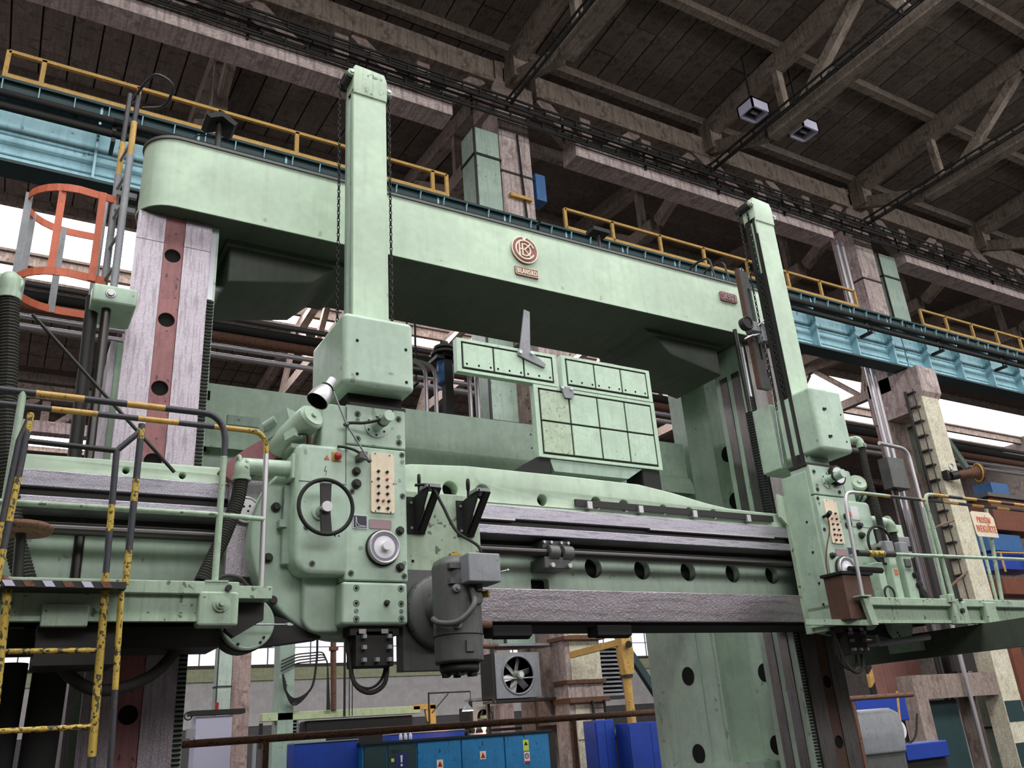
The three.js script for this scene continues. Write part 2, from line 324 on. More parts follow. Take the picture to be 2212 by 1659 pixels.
{
  const L = { 2.67: 'concrete roof truss above the top left corner, left of the lathe ram', 8.67: 'concrete roof truss landing on the pink concrete column', 14.67: 'concrete roof truss carrying the two floodlights', 20.67: 'concrete roof truss landing on the right hall column', 26.67: 'concrete roof truss at the right edge of the roof', 32.67: 'farthest concrete roof truss beyond the right column' };
  for (const k of Object.keys(L)) roofTruss(+k, true, L[k]);
  const LF = { 2.67: 'far bay roof truss behind the left lathe column', 8.67: 'far bay roof truss behind the left ram box', 14.67: 'far bay roof truss behind the control cabinets', 20.67: 'far bay roof truss right of the right ram box', 26.67: 'far bay roof truss behind the warning sign rail', 32.67: 'far bay roof truss at the right edge' };
  for (const k of Object.keys(LF)) roofTruss(+k, false, LF[k]);
}
// ---- trusses along the column line, 12 m each
function lineTruss(a, label, z = ZC) {
  const t = thing('longitudinal_truss', label, 'truss', [a, 13.95, z], 'trusses along the column lines');
  part(t, 'bottom_chord', B(a + 1.5, a + 10.3, 13.95, 14.42, z - 0.25, z + 0.28), M.concL);
  part(t, 'top_chord', B(a + 0.57, a + 11.43, 15.35, 15.95, z - 0.22, z + 0.24), M.chord);
  for (const [xa, ya, xb, yb, h] of [[0.72, 15.4, 1.75, 14.35, 0.34], [2.05, 15.4, 2.05, 14.4, 0.14], [2.3, 14.35, 3.6, 15.4, 0.26], [3.93, 15.4, 3.93, 14.4, 0.14], [4.35, 14.35, 5.5, 15.4, 0.26], [6.0, 15.4, 7.2, 14.35, 0.28], [7.9, 15.4, 7.9, 14.4, 0.13], [8.15, 15.4, 9.35, 14.35, 0.26], [9.75, 15.4, 9.75, 14.4, 0.14], [10.0, 14.35, 11.15, 15.4, 0.3]])
    part(t, 'web_member', bar([a + xa, ya, z], [a + xb, yb, z], 0.3, h), M.conc);
  part(t, 'node_block', XY([[a + 5.3, 15.4], [a + 5.75, 15.05], [a + 6.2, 15.4]], z - 0.2, z + 0.22), M.conc);
}
lineTruss(-3.33, 'concrete truss along the column line behind the left lathe ram');
lineTruss(8.67, 'concrete truss along the column line between the two hall columns');
lineTruss(20.67, 'concrete truss along the column line right of the right hall column');
for (const [a, l] of [[-3.33, 'far column line truss seen behind the left lathe column'], [8.69, 'far column line truss behind the switch cabinets'], [20.67, 'far column line truss at the right edge']]) lineTruss(a, l, ZF1 + 0.35);
// ---- hall columns with a front leg carrying the crane girder
function hallColumn(xc, zc, s, label, rich) {
  const Z = (d) => zc + s * d, t = thing('hall_column', label, 'column', [xc, 0, zc], 'concrete hall columns');
  part(t, 'upper_shaft', B(xc - 0.4, xc + 0.41, 9.6, 15.0, Z(0), Z(-0.75), 0.02), M.concL);
  part(t, 'head', [B(xc - 0.55, xc + 0.55, 14.9, 15.6, Z(0.1), Z(-0.85), 0.02), B(xc - 0.4, xc + 0.4, 15.5, 16.2, Z(0.05), Z(-0.5))], M.conc);
  part(t, 'front_leg', B(xc - 0.34, xc + 0.38, 0, 9.5, Z(0.75), Z(0.3), 0.02), rich ? M.concL : M.concW);
  part(t, 'rear_leg', B(xc - 0.34, xc + 0.38, 0, 9.7, Z(-0.35), Z(-0.8)), M.conc);
  part(t, 'corbel', ZY([[Z(0.85), 10.02], [Z(0.85), 9.3], [Z(0.45), 8.85], [Z(-0.8), 8.85], [Z(-0.8), 10.02]], xc - 0.4, xc + 0.42), M.concL);
  for (const y of [1.75, 4.4, 6.6]) part(t, 'tie', B(xc - 0.3, xc + 0.34, y, y + 0.62, Z(0.3), Z(-0.4)), M.conc);
  for (const y of [11.9, 13.1]) part(t, 'steel_band', B(xc - 0.42, xc + 0.43, y, y + 0.05, Z(0.02), Z(-0.77)), M.dark);
  return t;
}
const col1 = hallColumn(8.67, ZC, 1, 'pink concrete hall column standing behind the bridge beam', true);
part(col1, 'painted_panel', [B(8.42, 9.04, 2.42, 3.05, ZC + 0.75, ZC + 0.762), B(8.42, 9.04, 3.14, 3.9, ZC + 0.75, ZC + 0.762), B(8.44, 9.03, 0, 1.45, ZC + 0.75, ZC + 0.762), B(8.44, 8.72, 1.5, 2.05, ZC + 0.75, ZC + 0.762)], M.concW, 'cream painted front');
part(col1, 'clamp', [B(8.3, 9.1, 2.36, 2.42, ZC + 0.35, ZC + 0.79), B(8.28, 9.12, 3.06, 3.12, ZC + 0.3, ZC + 0.84), B(8.3, 9.1, 2.06, 2.14, ZC + 0.3, ZC + 0.84)], M.rust, 'brown steel clamp');
part(col1, 'yellow_bracket', B(8.4, 8.95, 12.45, 12.53, ZC, ZC + 0.1), M.yel, 'yellow bracket');
part(col1, 'cable', C([8.8, 12, ZC + 0.05], [8.72, 14.2, ZC + 0.05], 0.025), M.darker);
const col2 = hallColumn(20.67, ZC, 1, 'tall concrete hall column behind the right platform', false);
part(col2, 'green_mark', [B(20.35, 21.0, 1.15, 1.6, ZC + 0.75, ZC + 0.762), B(20.35, 21.0, 0.2, 0.7, ZC + 0.75, ZC + 0.762)], M.tealD, 'green painted square');
part(col2, 'cable_ladder', (() => { const g = [C([20.2, 3, ZC + 0.4], [20.2, 9.4, ZC + 0.4], 0.04), C([20.2, 3, ZC + 0.64], [20.2, 9.4, ZC + 0.64], 0.015)]; for (let y = 4.5; y < 9.4; y += 0.4) g.push(B(20.18, 20.33, y, y + 0.035, ZC + 0.38, ZC + 0.66)); return g; })(), M.dark);
hallColumn(32.67, ZC, 1, 'farthest hall column at the right edge of the photo', false);
hallColumn(8.69, ZF1 + 0.35, -1, 'pink far hall column standing against the corrugated wall', true);
hallColumn(20.67, ZF1 + 0.35, -1, 'far hall column behind the right lathe head', true);
hallColumn(32.67, ZF1 + 0.35, -1, 'far hall column behind the blue racks', true);
function duct(x0, x1, z, y0, y1, label) {
  const t = thing('air_duct', label, 'duct', [(x0 + x1) / 2, y0, z]);
  part(t, 'casing', B(x0, x1, y0, y1, z - 0.6, z, 0.01), M.greenD);
  for (let y = y0 + 1; y < y1; y += 1.55) part(t, 'flange', B(x0 - 0.03, x1 + 0.03, y, y + 0.05, z - 0.63, z + 0.03), M.dark);
  part(t, 'corner_rail', B(x0 - 0.015, x0 + 0.03, y0, y1, z - 0.02, z + 0.015), M.dark);
}
duct(7.62, 8.24, -13.2, 3.05, 14.1, 'tall grey green air duct left of the pink column');
duct(21.25, 22.05, -13.2, 0, 14.2, 'grey green air duct right of the right hall column');
duct(7.75, 8.3, ZF1 + 1.3, 0, 15, 'distant grey green air duct in front of the far wall');
// ---- crane girders, their handrails and conductor bars
function girder(a, b, label) {
  const t = thing('crane_girder', label, 'girder', [a, 10.04, -12.75], 'turquoise crane girders'), y0 = 10.04, y1 = 11.5;
  part(t, 'web', B(a + 0.02, b - 0.02, y0 + 0.05, y1 - 0.05, -12.83, -12.79), M.teal);
  part(t, 'bottom_flange', B(a + 0.02, b - 0.02, y0, y0 + 0.05, -13.02, -12.58), M.tealD);
  part(t, 'top_flange', B(a + 0.02, b - 0.02, y1 - 0.05, y1, -13.05, -12.5), M.tealD);
  part(t, 'edge_plate', B(a + 0.02, b - 0.02, y1 - 0.28, y1 - 0.05, -12.6, -12.575), M.tealD);
  for (let i = 0; i < 8; i++) { const x = a + 0.02 + i * 1.5 + 0.75 * 0.9; part(t, 'stiffener', [XY([[x - 0.018, y0 + 0.05], [x + 0.018, y0 + 0.05], [x + 0.018, y1 - 0.05], [x - 0.018, y1 - 0.05]], -12.79, -12.57)], M.teal); }
  for (let x = a + 0.3; x < b; x += 0.5) part(t, 'gusset', ZY([[-12.575, y1 - 0.05], [-12.575, y1 - 0.28], [-12.5, y1 - 0.05]], x - 0.008, x + 0.008), M.teal);
  for (let x = a + 0.9; x < b; x += 3) part(t, 'conductor_bracket', [B(x - 0.03, x + 0.03, 10.6, 10.68, -12.6, -12.22), B(x - 0.03, x + 0.03, 10.6, 11.1, -12.34, -12.33)], M.dark);
  for (const y of [10.32, 10.5, 10.68]) part(t, 'shadow_band_rib', raw(new THREE.CylinderGeometry(0.035, 0.035, b - a - 0.1, 6).rotateZ(PI / 2).translate((a + b) / 2, y, -12.79)), M.teal);  // added ribs imitate the shadow bands of the conductor bars on the web
}
girder(-3.33, 8.65, 'turquoise crane girder left of the bridge beam');
girder(8.68, 20.65, 'turquoise crane girder behind the right ram');
girder(20.68, 32.6, 'turquoise crane girder at the right edge');
one('crane_rail', 'steel crane rail lying along the turquoise girders', 'rail', [14, 11.5, -12.78], B(-3.3, 32.6, 11.5, 11.6, -12.81, -12.75), M.dark);
function conductor(y, z, label) {
  const t = thing('conductor_bar', label, 'conductor bar', [14, y, z], 'crane conductor bars');
  part(t, 'bar', [C([-3.3, y, z], [32.6, y, z], 0.06, 8)], M.darker);
  for (let x = -2.4 + 0.0; x < 32; x += 3) part(t, 'insulator', C([x - 0.06, y, z], [x + 0.06, y, z], 0.06, 8), M.dark);
}
conductor(11.02, -12.28, 'upper black crane conductor bar in front of the turquoise girder');
conductor(10.78, -12.28, 'lower black crane conductor bar in front of the turquoise girder');
conductor(10.93, -12.42, 'middle black crane conductor bar nearest the turquoise web');
function handrail(xs, label) {
  const t = thing('walkway_handrail', label, 'handrail', [xs[0], 11.6, -13.02], 'yellow crane walkway handrails'), a = xs[0], b = xs[xs.length - 1];
  for (const x of xs) part(t, 'post', B(x - 0.035, x + 0.035, 11.55, 12.42, -13.05, -12.99), M.yel);
  part(t, 'top_rail', B(a, b, 12.38, 12.44, -13.05, -12.99), M.yel);
  part(t, 'toe_board', B(a, b, 11.84, 11.96, -13.045, -12.99), M.yel);
}
handrail([-1.06, -0.55, 0.9, 2.26, 3.67, 5.1, 6.48, 6.8], 'yellow crane walkway handrail above the left turquoise girder');
handrail([9.73, 11.04, 12.45, 13.83, 15.3, 16.75, 18.0, 19.4], 'yellow crane walkway handrail between the hall columns');
handrail([22.3, 23.5, 24.8, 26.1, 27.4, 28.7, 30, 31.4], 'yellow crane walkway handrail right of the right hall column');
one('crane_walkway', 'narrow steel walkway plate behind the crane rail', 'walkway', [14, 11.5, -13.1], B(-3.3, 32.6, 11.5, 11.55, -13.16, -12.98), M.tealD);
// ---- cable trays
{
  const a = -3, b = 32, t = thing('cable_tray', 'double cable tray with dark cables hung along the column line truss', 'cable tray', [a, 14, -12.7]);
  const rung = uvs(B(0, 0.035, 0, 0.27, 0, 0.025));
  for (const [y, z] of [[14.42, -12.64], [14.2, -12.8]]) {
    for (const dy of [0, 0.22]) part(t, 'side_rail', B(a, b, y + dy, y + dy + 0.05, z, z + 0.03), M.darker);
    for (let x = a; x < b; x += 0.42) { const m = new THREE.Mesh(rung, M.darker); m.name = 'rung'; m.position.set(x - a, y - 14, z + 12.7); m.castShadow = m.receiveShadow = true; t.add(m); }
    for (let i = 0; i < 4; i++) { const p = []; for (let x = a; x <= b; x += 2) p.push([x, y + 0.05 + i * 0.045 + rnd() * 0.03, z - 0.03 - rnd() * 0.03]); part(t, 'cable', T(p, 0.02, 40, 5), i % 2 ? M.darker : M.dark); }
  }
  for (let x = a + 0.8; x < b; x += 2.4) part(t, 'hanger', B(x, x + 0.05, 14.15, 14.8, -12.9, -12.86), M.dark);
}
const ladderRung = uvs(B(0, 0.03, 0, 0.25, 0, 0.04));
function trayZ(x, y, label, za, zb) {
  const t = thing('cable_ladder', label, 'cable ladder', [x, y, za], 'cable ladders under the roof trusses');
  part(t, 'side_rail', B(x, x + 0.03, y, y + 0.05, za, zb), M.darker); part(t, 'side_rail', B(x, x + 0.03, y + 0.22, y + 0.27, za, zb), M.darker);
  for (let z = za; z < zb; z += 0.42) { const m = new THREE.Mesh(ladderRung, M.darker); m.name = 'rung'; m.position.set(0, 0, z - za); m.castShadow = m.receiveShadow = true; t.add(m); }
  part(t, 'cable', [C([x + 0.04, y + 0.06, za], [x + 0.04, y + 0.06, zb], 0.02, 5), C([x + 0.04, y + 0.11, za], [x + 0.04, y + 0.11, zb], 0.02, 5)], M.dark);
}
trayZ(8.3, 14.55, 'black cable ladder climbing away from the pink column', -12.9, -2);
trayZ(14.3, 14.62, 'black cable ladder along the floodlight truss', -12.9, -2);
trayZ(20.3, 14.6, 'black cable ladder along the truss of the right column', -12.9, -2);
// ---- floodlights on the roof truss
function flood(x, y, z, turn, label, hot) {
  const t = thing('floodlight', label, 'floodlight', [x, y, z], 'roof floodlights'); 
  part(t, 'housing', [B(x - 0.28, x + 0.28, y - 0.05, y + 0.24, z - 0.24, z - 0.2), B(x - 0.28, x + 0.28, y - 0.05, y + 0.24, z + 0.2, z + 0.24), B(x - 0.28, x - 0.24, y - 0.05, y + 0.24, z - 0.24, z + 0.24), B(x + 0.24, x + 0.28, y - 0.05, y + 0.24, z - 0.24, z + 0.24), B(x - 0.28, x + 0.28, y + 0.2, y + 0.24, z - 0.24, z + 0.24)], M.lilac);
  part(t, 'reflector', B(x - 0.2, x + 0.2, y + 0.08, y + 0.12, z - 0.18, z + 0.18), M.darker);
  part(t, 'lamp', C([x - 0.1, y + 0.03, z], [x + 0.1, y + 0.03, z], 0.04), hot ? M.white : M.alu);
  part(t, 'bracket', [B(x - 0.03, x + 0.03, y + 0.24, y + 0.5, z - 0.03, z + 0.03), B(x - 0.02, x + 0.02, y + 0.5, yR(z) - 0.1, z - 0.02, z + 0.02), B(x - (turn > 0 ? 0.5 : 0), x + (turn > 0 ? 0 : 0.5), y + 0.44, y + 0.5, z - 0.03, z + 0.03)], M.dark);
}
flood(13.9, 14.86, -10.75, -1, 'lilac floodlight left of the roof truss bottom chord');
flood(15.3, 14.64, -10.55, 1, 'lilac floodlight right of the roof truss bottom chord');
flood(8.2, 13.98, -19.5, 1, 'lilac floodlight glimpsed above the left ram box');
// ---- service pipes of the far bay
function farPipe(y, z, r, mat, label) { one('service_pipe', label, 'pipe', [14, y, z], C([-14, y, z], [55, y, z], r, 10), mat, 'service pipes of the far bay'); }
farPipe(10.85, -18, 0.07, M.pipe, 'thin dark topmost service pipe behind the lathe columns');
farPipe(10.58, -18, 0.13, M.darker, 'thick black service pipe, second from the top');
farPipe(10.34, -18, 0.12, M.rust, 'thick rusty service pipe, third from the top');
farPipe(10.16, -18.1, 0.055, M.pipeL, 'thin pale service pipe under the rusty one');
farPipe(9.98, -18.2, 0.06, M.pipeL, 'thin pale lowest service pipe');
// pipe hanger frames carrying them
for (const [x, l] of [[-4, 'pipe hanger frame left of the lathe'], [8.2, 'pipe hanger frame behind the left ram box'], [20.2, 'pipe hanger frame right of the right ram box']]) {
  const t = thing('pipe_hanger', l, 'pipe hanger', [x, 9.8, -18], 'pipe hangers');
  part(t, 'rod', [C([x, 9.8, -17.8], [x, 14.6, -17.8], 0.03, 6), C([x, 9.8, -18.3], [x, 14.6, -18.3], 0.03, 6)], M.dark);
  part(t, 'cross_bar', B(x - 0.04, x + 0.04, 9.8, 9.88, -18.4, -17.7), M.dark);
}
// ================================================================ THE VERTICAL LATHE
const font = await new FontLoader().loadAsync('fonts/droid/droid_sans_bold.typeface.json');
function text(s, x0, x1, y0, y1, z, d = 0.006) { // lettering fitted into a box on a face that looks along +z
  const g = new TextGeometry(s, { font, size: 1, depth: d, curveSegments: 4, bevelEnabled: false }); g.computeBoundingBox(); const b = g.boundingBox;
  g.translate(-b.min.x, -b.min.y, 0).scale((x1 - x0) / (b.max.x - b.min.x), (y1 - y0) / (b.max.y - b.min.y), 1).translate(x0, y0, z); return raw(g);
}
function hose(pts, r, pitch = 0.018, n = 10) { // ribbed hose
  const c = new THREE.CatmullRomCurve3(pts.map((p) => V(...p)), false, 'centripetal'), L = c.getLength(), seg = Math.min(400, Math.round(L / pitch) * 4), g = new THREE.TubeGeometry(c, seg, r, n), p = g.attributes.position;
  for (let i = 0; i <= seg; i++) { const q = c.getPointAt(i / seg), k = i % 4 < 2 ? 1.06 : 0.9; for (let j = 0; j <= n; j++) { const id = i * (n + 1) + j; p.setXYZ(id, q.x + (p.getX(id) - q.x) * k, q.y + (p.getY(id) - q.y) * k, q.z + (p.getZ(id) - q.z) * k); } }
  g.computeVertexNormals(); return raw(g);
}
function chain(x, y0, y1, z, s = 0.045) { // roller chain, link by link
  const g = [], lk = new THREE.TorusGeometry(s * 0.38, s * 0.13, 4, 7).scale(0.75, 1.35, 1); let i = 0;
  for (let y = y1; y > y0; y -= s * 0.8, i++) g.push(raw(lk.clone().rotateY(i % 2 ? PI / 2 : 0.3).translate(x, y, z)));
  return mergeGeometries(g);
}
function bolt(t, x, y, z, r = 0.017, mat = M.darker) { return part(t, 'socket_bolt', [disc(x, y, z - 0.01, z + 0.002, r * 0.62, 12), torus([x, y, z], r, r * 0.11, [0, 0, 1], 16)], mat); }
function screw(t, x, y, z, r = 0.013) { return part(t, 'slotted_screw', [torus([x, y, z], r, r * 0.12, [0, 0, 1], 14), bar([x - r * 0.7, y - r * 0.3, z + 0.001], [x + r * 0.7, y + r * 0.3, z + 0.001], 0.003, 0.003)], M.dark); }
function knob(t, x, y, z, r, name = 'rubber_knob') { return part(t, name, [disc(x, y, z, z + 0.02, r, 18), C([x, y, z + 0.02], [x, y, z + 0.045], r * 0.72, 16, r * 0.62)], M.rubber); }

// ---- the two columns
function latheColumn(label, labelRed, way, strip) {
  const t = thing('lathe_column', label, 'machine column', [0.85, 0, -7.6]);
  part(t, 'body', [XZ([[0.62, -7.05], [0.98, -7.05], [0.98, -7.5], [1.1, -7.62], [1.25, -7.66], [1.25, -7.9], [0.72, -7.9], [0.66, -7.6]], 0, 5.84), XZ([[0.8, -7.62], [1.30, -7.66], [1.30, -8.9], [0.80, -8.9]], 0, 3.7), XZ([[0.575, -6.57], [1.21, -6.57], [1.21, -7.06], [0.62, -7.06]], 0, 5.84), XZ([[0.5, -6.75], [0.7, -6.75], [0.7, -8.8], [0.55, -8.8], [0.5, -7.1]], 0, 4.72)], M.green);
  part(t, 'foot_flare', XY([[0.25, 0], [1.5, 0], [1.34, 0.5], [1.31, 1.2], [0.39, 1.2], [0.34, 0.5]], -7.2, -8.8), M.green);
  for (const [a, b] of [[0.563, 0.776], [0.933, 1.145]]) { part(t, 'guideway', B(a, b, 0, 5.575, -6.575, -6.54), way); part(t, 'guideway_end', B(a, b, 5.58, 5.84, -6.575, -6.54), way); }
  const holes = []; for (let y = 5.476; y > 0.4; y -= 0.589) holes.push([0.852, y, 0.063]);
  part(t, 'centre_strip', XY([[0.779, 0], [0.93, 0], [0.93, 5.84], [0.779, 5.84]], -6.57, -6.548, holes), strip, labelRed);
  for (const h of holes) part(t, 'core_hole', disc(h[0], h[1], -6.572, -6.569, 0.07, 20), M.hollow);
  const teeth = [B(1.15, 1.205, 0, 5.13, -6.6, -6.575)]; for (let y = 0.02; y < 5.12; y += 0.0305) teeth.push(B(1.15, 1.205, y, y + 0.015, -6.575, -6.553));
  part(t, 'gear_rack', teeth, M.darker); part(t, 'rack_end_strip', B(1.15, 1.19, 5.14, 5.78, -6.6, -6.56), M.steel);
  part(t, 'side_guideway', B(0.49, 0.53, 0, 4.72, -7.0, -6.74), M.wayV); part(t, 'side_guideway', B(1.21, 1.222, 0, 5.5, -6.78, -6.66), way); part(t, 'side_guideway', B(1.21, 1.22, 0, 5.5, -6.98, -6.86), way);
  for (const y of [2.15, 1.3]) part(t, 'side_port', [C([1.29, y, -8.2], [1.306, y, -8.2], 0.105, 24)], M.hollow);
  for (const y of [4.67, 4.08, 2.1, 1.35]) part(t, 'side_port', [C([0.97, y, -7.28], [0.986, y, -7.28], 0.1, 24)], M.hollow);
  for (const z of [-7.98, -7.72]) part(t, 'wall_fluting', C([1.302, 0.2, z], [1.302, 3.65, z], 0.012, 8), M.green);
  return t;
}
latheColumn('left machine column with red centre strip and bright scraped guideways', 'dull red strip with round holes', M.wayV, M.red);
MIR = 8.516; latheColumn('right machine column with tall green side wall and round ports', 'strip with round holes, shade painted in dark', M.wayShaded, M.brown); MIR = null;  // strip and guideways darkened for the shade of right head and platform

// ---- bridge beam
{
  const t = thing('bridge_beam', 'long pale green bridge beam joining the tops of the two machine columns', 'machine beam', [4.2, 5.845, -7]);
  const plan = (e) => { const o = [], arc = (cx, cz, r, a0, a1) => { for (let i = 0; i <= 8; i++) { const a = a0 + (a1 - a0) * i / 8; o.push([cx + r * Math.cos(a), cz + r * Math.sin(a)]); } };
    arc(0.82, -6.66, 0.26 + e, PI / 2, PI * 1.03); o.push([0.8 - e, -7.6 - e], [7.6 + e, -7.6 - e]); arc(7.59, -6.66, 0.26 + e, 0, PI / 2); return o; };
  part(t, 'beam', XZ(plan(0), 5.87, 6.525), M.greenB);
  part(t, 'underside_plate', XZ(plan(0), 5.845, 5.87), M.grimeShade, 'underside with grime and shade painted dark');  // grime and the shade beneath the beam both painted in
  part(t, 'bottom_lip', XZ(plan(0.013), 5.85, 5.872), M.greenB);
  part(t, 'top_plate', XZ(plan(0.015), 6.525, 6.55), M.grey, 'dark grey edge of the top plate');
  for (const s of [0, 1]) { MIR = s ? 8.45 : null; part(t, 'haunch', [XY([[1.34, 5.846], [2.35, 5.846], [2.1, 5.6], [1.34, 5.45]], -7.58, -6.75, [], 0.02)], M.grimeShade); part(t, 'haunch_flange', XY([[1.3, 5.846], [2.5, 5.846], [2.44, 5.8], [1.3, 5.8]], -7.6, -6.7), M.grimeShade); MIR = null; }  // haunches painted dark with the shade under the beam
  // emblem: round plaque with a notch at the top and the interlaced letters C K D
  const cx = 4.205, cy = 6.262, R = 0.152, z = -6.4, arc = [];
  const n0 = PI / 2 - 0.17, n1 = PI / 2 + 0.17; for (let i = 0; i <= 48; i++) { const a = n1 + (2 * PI - 0.34) * i / 48; arc.push([cx + R * Math.cos(a), cy + R * Math.sin(a)]); } arc.push([cx, cy + R * 0.8]);
  const em = part(t, 'maker_emblem', XY(arc, z, z + 0.022), M.maroon, 'round maroon emblem with raised cream letters');
  const rim = arc.map((p) => [p[0], p[1], z + 0.022]); part(em, 'rim', T(rim, 0.007, 120, 6, true), M.cream);
  const lt = [], zz = z + 0.026; const C1 = []; for (let i = 0; i <= 24; i++) { const a = 0.35 + (2 * PI - 0.75) * i / 24; C1.push([cx + 0.108 * Math.cos(a), cy + 0.108 * Math.sin(a), zz]); }
  lt.push(T(C1, 0.0105, 48, 6));
  lt.push(T([[cx - 0.03, cy + 0.066, zz], [cx + 0.02, cy + 0.063, zz], [cx + 0.058, cy + 0.03, zz], [cx + 0.066, cy, zz], [cx + 0.056, cy - 0.035, zz], [cx + 0.02, cy - 0.066, zz], [cx - 0.03, cy - 0.066, zz]], 0.009, 30, 6), C([cx - 0.03, cy - 0.07, zz], [cx - 0.03, cy + 0.07, zz], 0.009, 6));
  lt.push(C([cx - 0.066, cy - 0.085, zz], [cx - 0.066, cy + 0.085, zz], 0.009, 6), C([cx - 0.066, cy, zz], [cx + 0.0, cy, zz], 0.008, 6), C([cx - 0.005, cy, zz], [cx + 0.072, cy + 0.085, zz], 0.009, 6), C([cx - 0.005, cy, zz], [cx + 0.075, cy - 0.085, zz], 0.009, 6));
  part(em, 'raised_letters', lt, M.cream);
  const np = part(t, 'name_plate', XY(rr(4.075, 4.35, 5.955, 6.055, [0.005, 0.005, 0.005, 0.025]), z, z + 0.018), M.maroon, 'maroon plate lettered BLANSKO');
  part(np, 'plate_rim', T(rr(4.082, 4.343, 5.962, 6.048, 0.008).map((p) => [p[0], p[1], z + 0.018]), 0.004, 80, 5, true), M.cream);
  part(np, 'lettering', text('BLANSKO', 4.097, 4.328, 5.978, 6.034, z + 0.018, 0.005), M.cream);
  const sp = part(t, 'model_plate', XY(rr(6.935, 7.205, 6.255, 6.375, 0.02), z, z + 0.02), M.maroon, 'maroon plate lettered SK50 I');
  part(sp, 'lettering', text('SK50 I', 6.958, 7.185, 6.275, 6.357, z + 0.02, 0.006), M.plum);
  for (const x of [6.88, 7.12]) part(t, 'grab_hoop', pipe([[x, 6.55, -7.0], [x + 0.02, 6.9, -6.75], [x + 0.1, 6.92, -6.5], [x + 0.1, 6.55, -6.45]], 0.013, 0.09, 8), M.dark);
}
// posts with dark hoods on top of the beam
function hoodPost(x, z, y1, label) {
  const t = thing('hood_post', label, 'reflector post', [x, 6.55, z], 'hooded posts on the bridge beam');
  part(t, 'post', C([x, 6.55, z], [x - 0.01, y1, z], 0.028, 12), M.dark);
  part(t, 'hood', XY([[x - 0.14, y1 - 0.01], [x + 0.0, y1 + 0.07], [x + 0.14, y1 - 0.02], [x + 0.11, y1 - 0.06], [x, y1 + 0.01], [x - 0.1, y1 - 0.04]], z - 0.14, z + 0.1), M.darker);
  part(t, 'cable', T([[x - 0.02, 6.57, z], [x - 0.2, 6.65, z], [x - 0.2, 6.85, z - 0.02], [x - 0.02, y1 - 0.15, z]], 0.008, 20, 5), M.darker);
}
hoodPost(1.17, -6.7, 7.05, 'dark hooded post standing on the left end of the bridge beam');
{
  const t = thing('hook_block', 'black hook block under a small plate on the bridge beam, right half', 'hook block', [5.62, 6.55, -6.9]);
  part(t, 'plate', B(5.5, 5.74, 7.12, 7.17, -6.98, -6.82), M.darker); part(t, 'rod', C([5.62, 6.75, -6.9], [5.62, 7.12, -6.9], 0.02, 8), M.dark);
  part(t, 'sheave', [C([5.62, 6.73, -6.95], [5.62, 6.73, -6.85], 0.075, 16)], M.darker); part(t, 'hook', torus([5.62, 6.63, -6.9], 0.045, 0.014, [0, 0, 1], 18), M.darker);
}
// ---- rear tie beam behind the cross rail
{
  const t = thing('rear_tie_beam', 'green tie beam between the machine columns behind the cross rail', 'machine beam', [4.25, 3.45, -7.95]);
  part(t, 'front_web', XY([[1.33, 3.45], [7.18, 3.45], [7.18, 4.88], [1.33, 4.86]], -8.2, -7.66), M.green);
  part(t, 'belly', raw(new THREE.CylinderGeometry(0.34, 0.34, 5.8, 28, 1, false, 0, PI).rotateZ(PI / 2).rotateX(0).scale(1, 0.7, 0.35).translate(4.25, 4.2, -7.66)), M.green);
  part(t, 'cover_plate', B(1.6, 1.9, 4.47, 4.565, -7.66, -7.645, 0.004), M.greenD);
  for (const y of [4.74, 4.24]) part(t, 'slot', B(1.41, 1.435, y - 0.05, y + 0.04, -7.66, -7.652), M.hollow);
  part(t, 'end_post', B(1.34, 1.42, 4.85, 5.0, -8.1, -7.68), M.greenD);
}
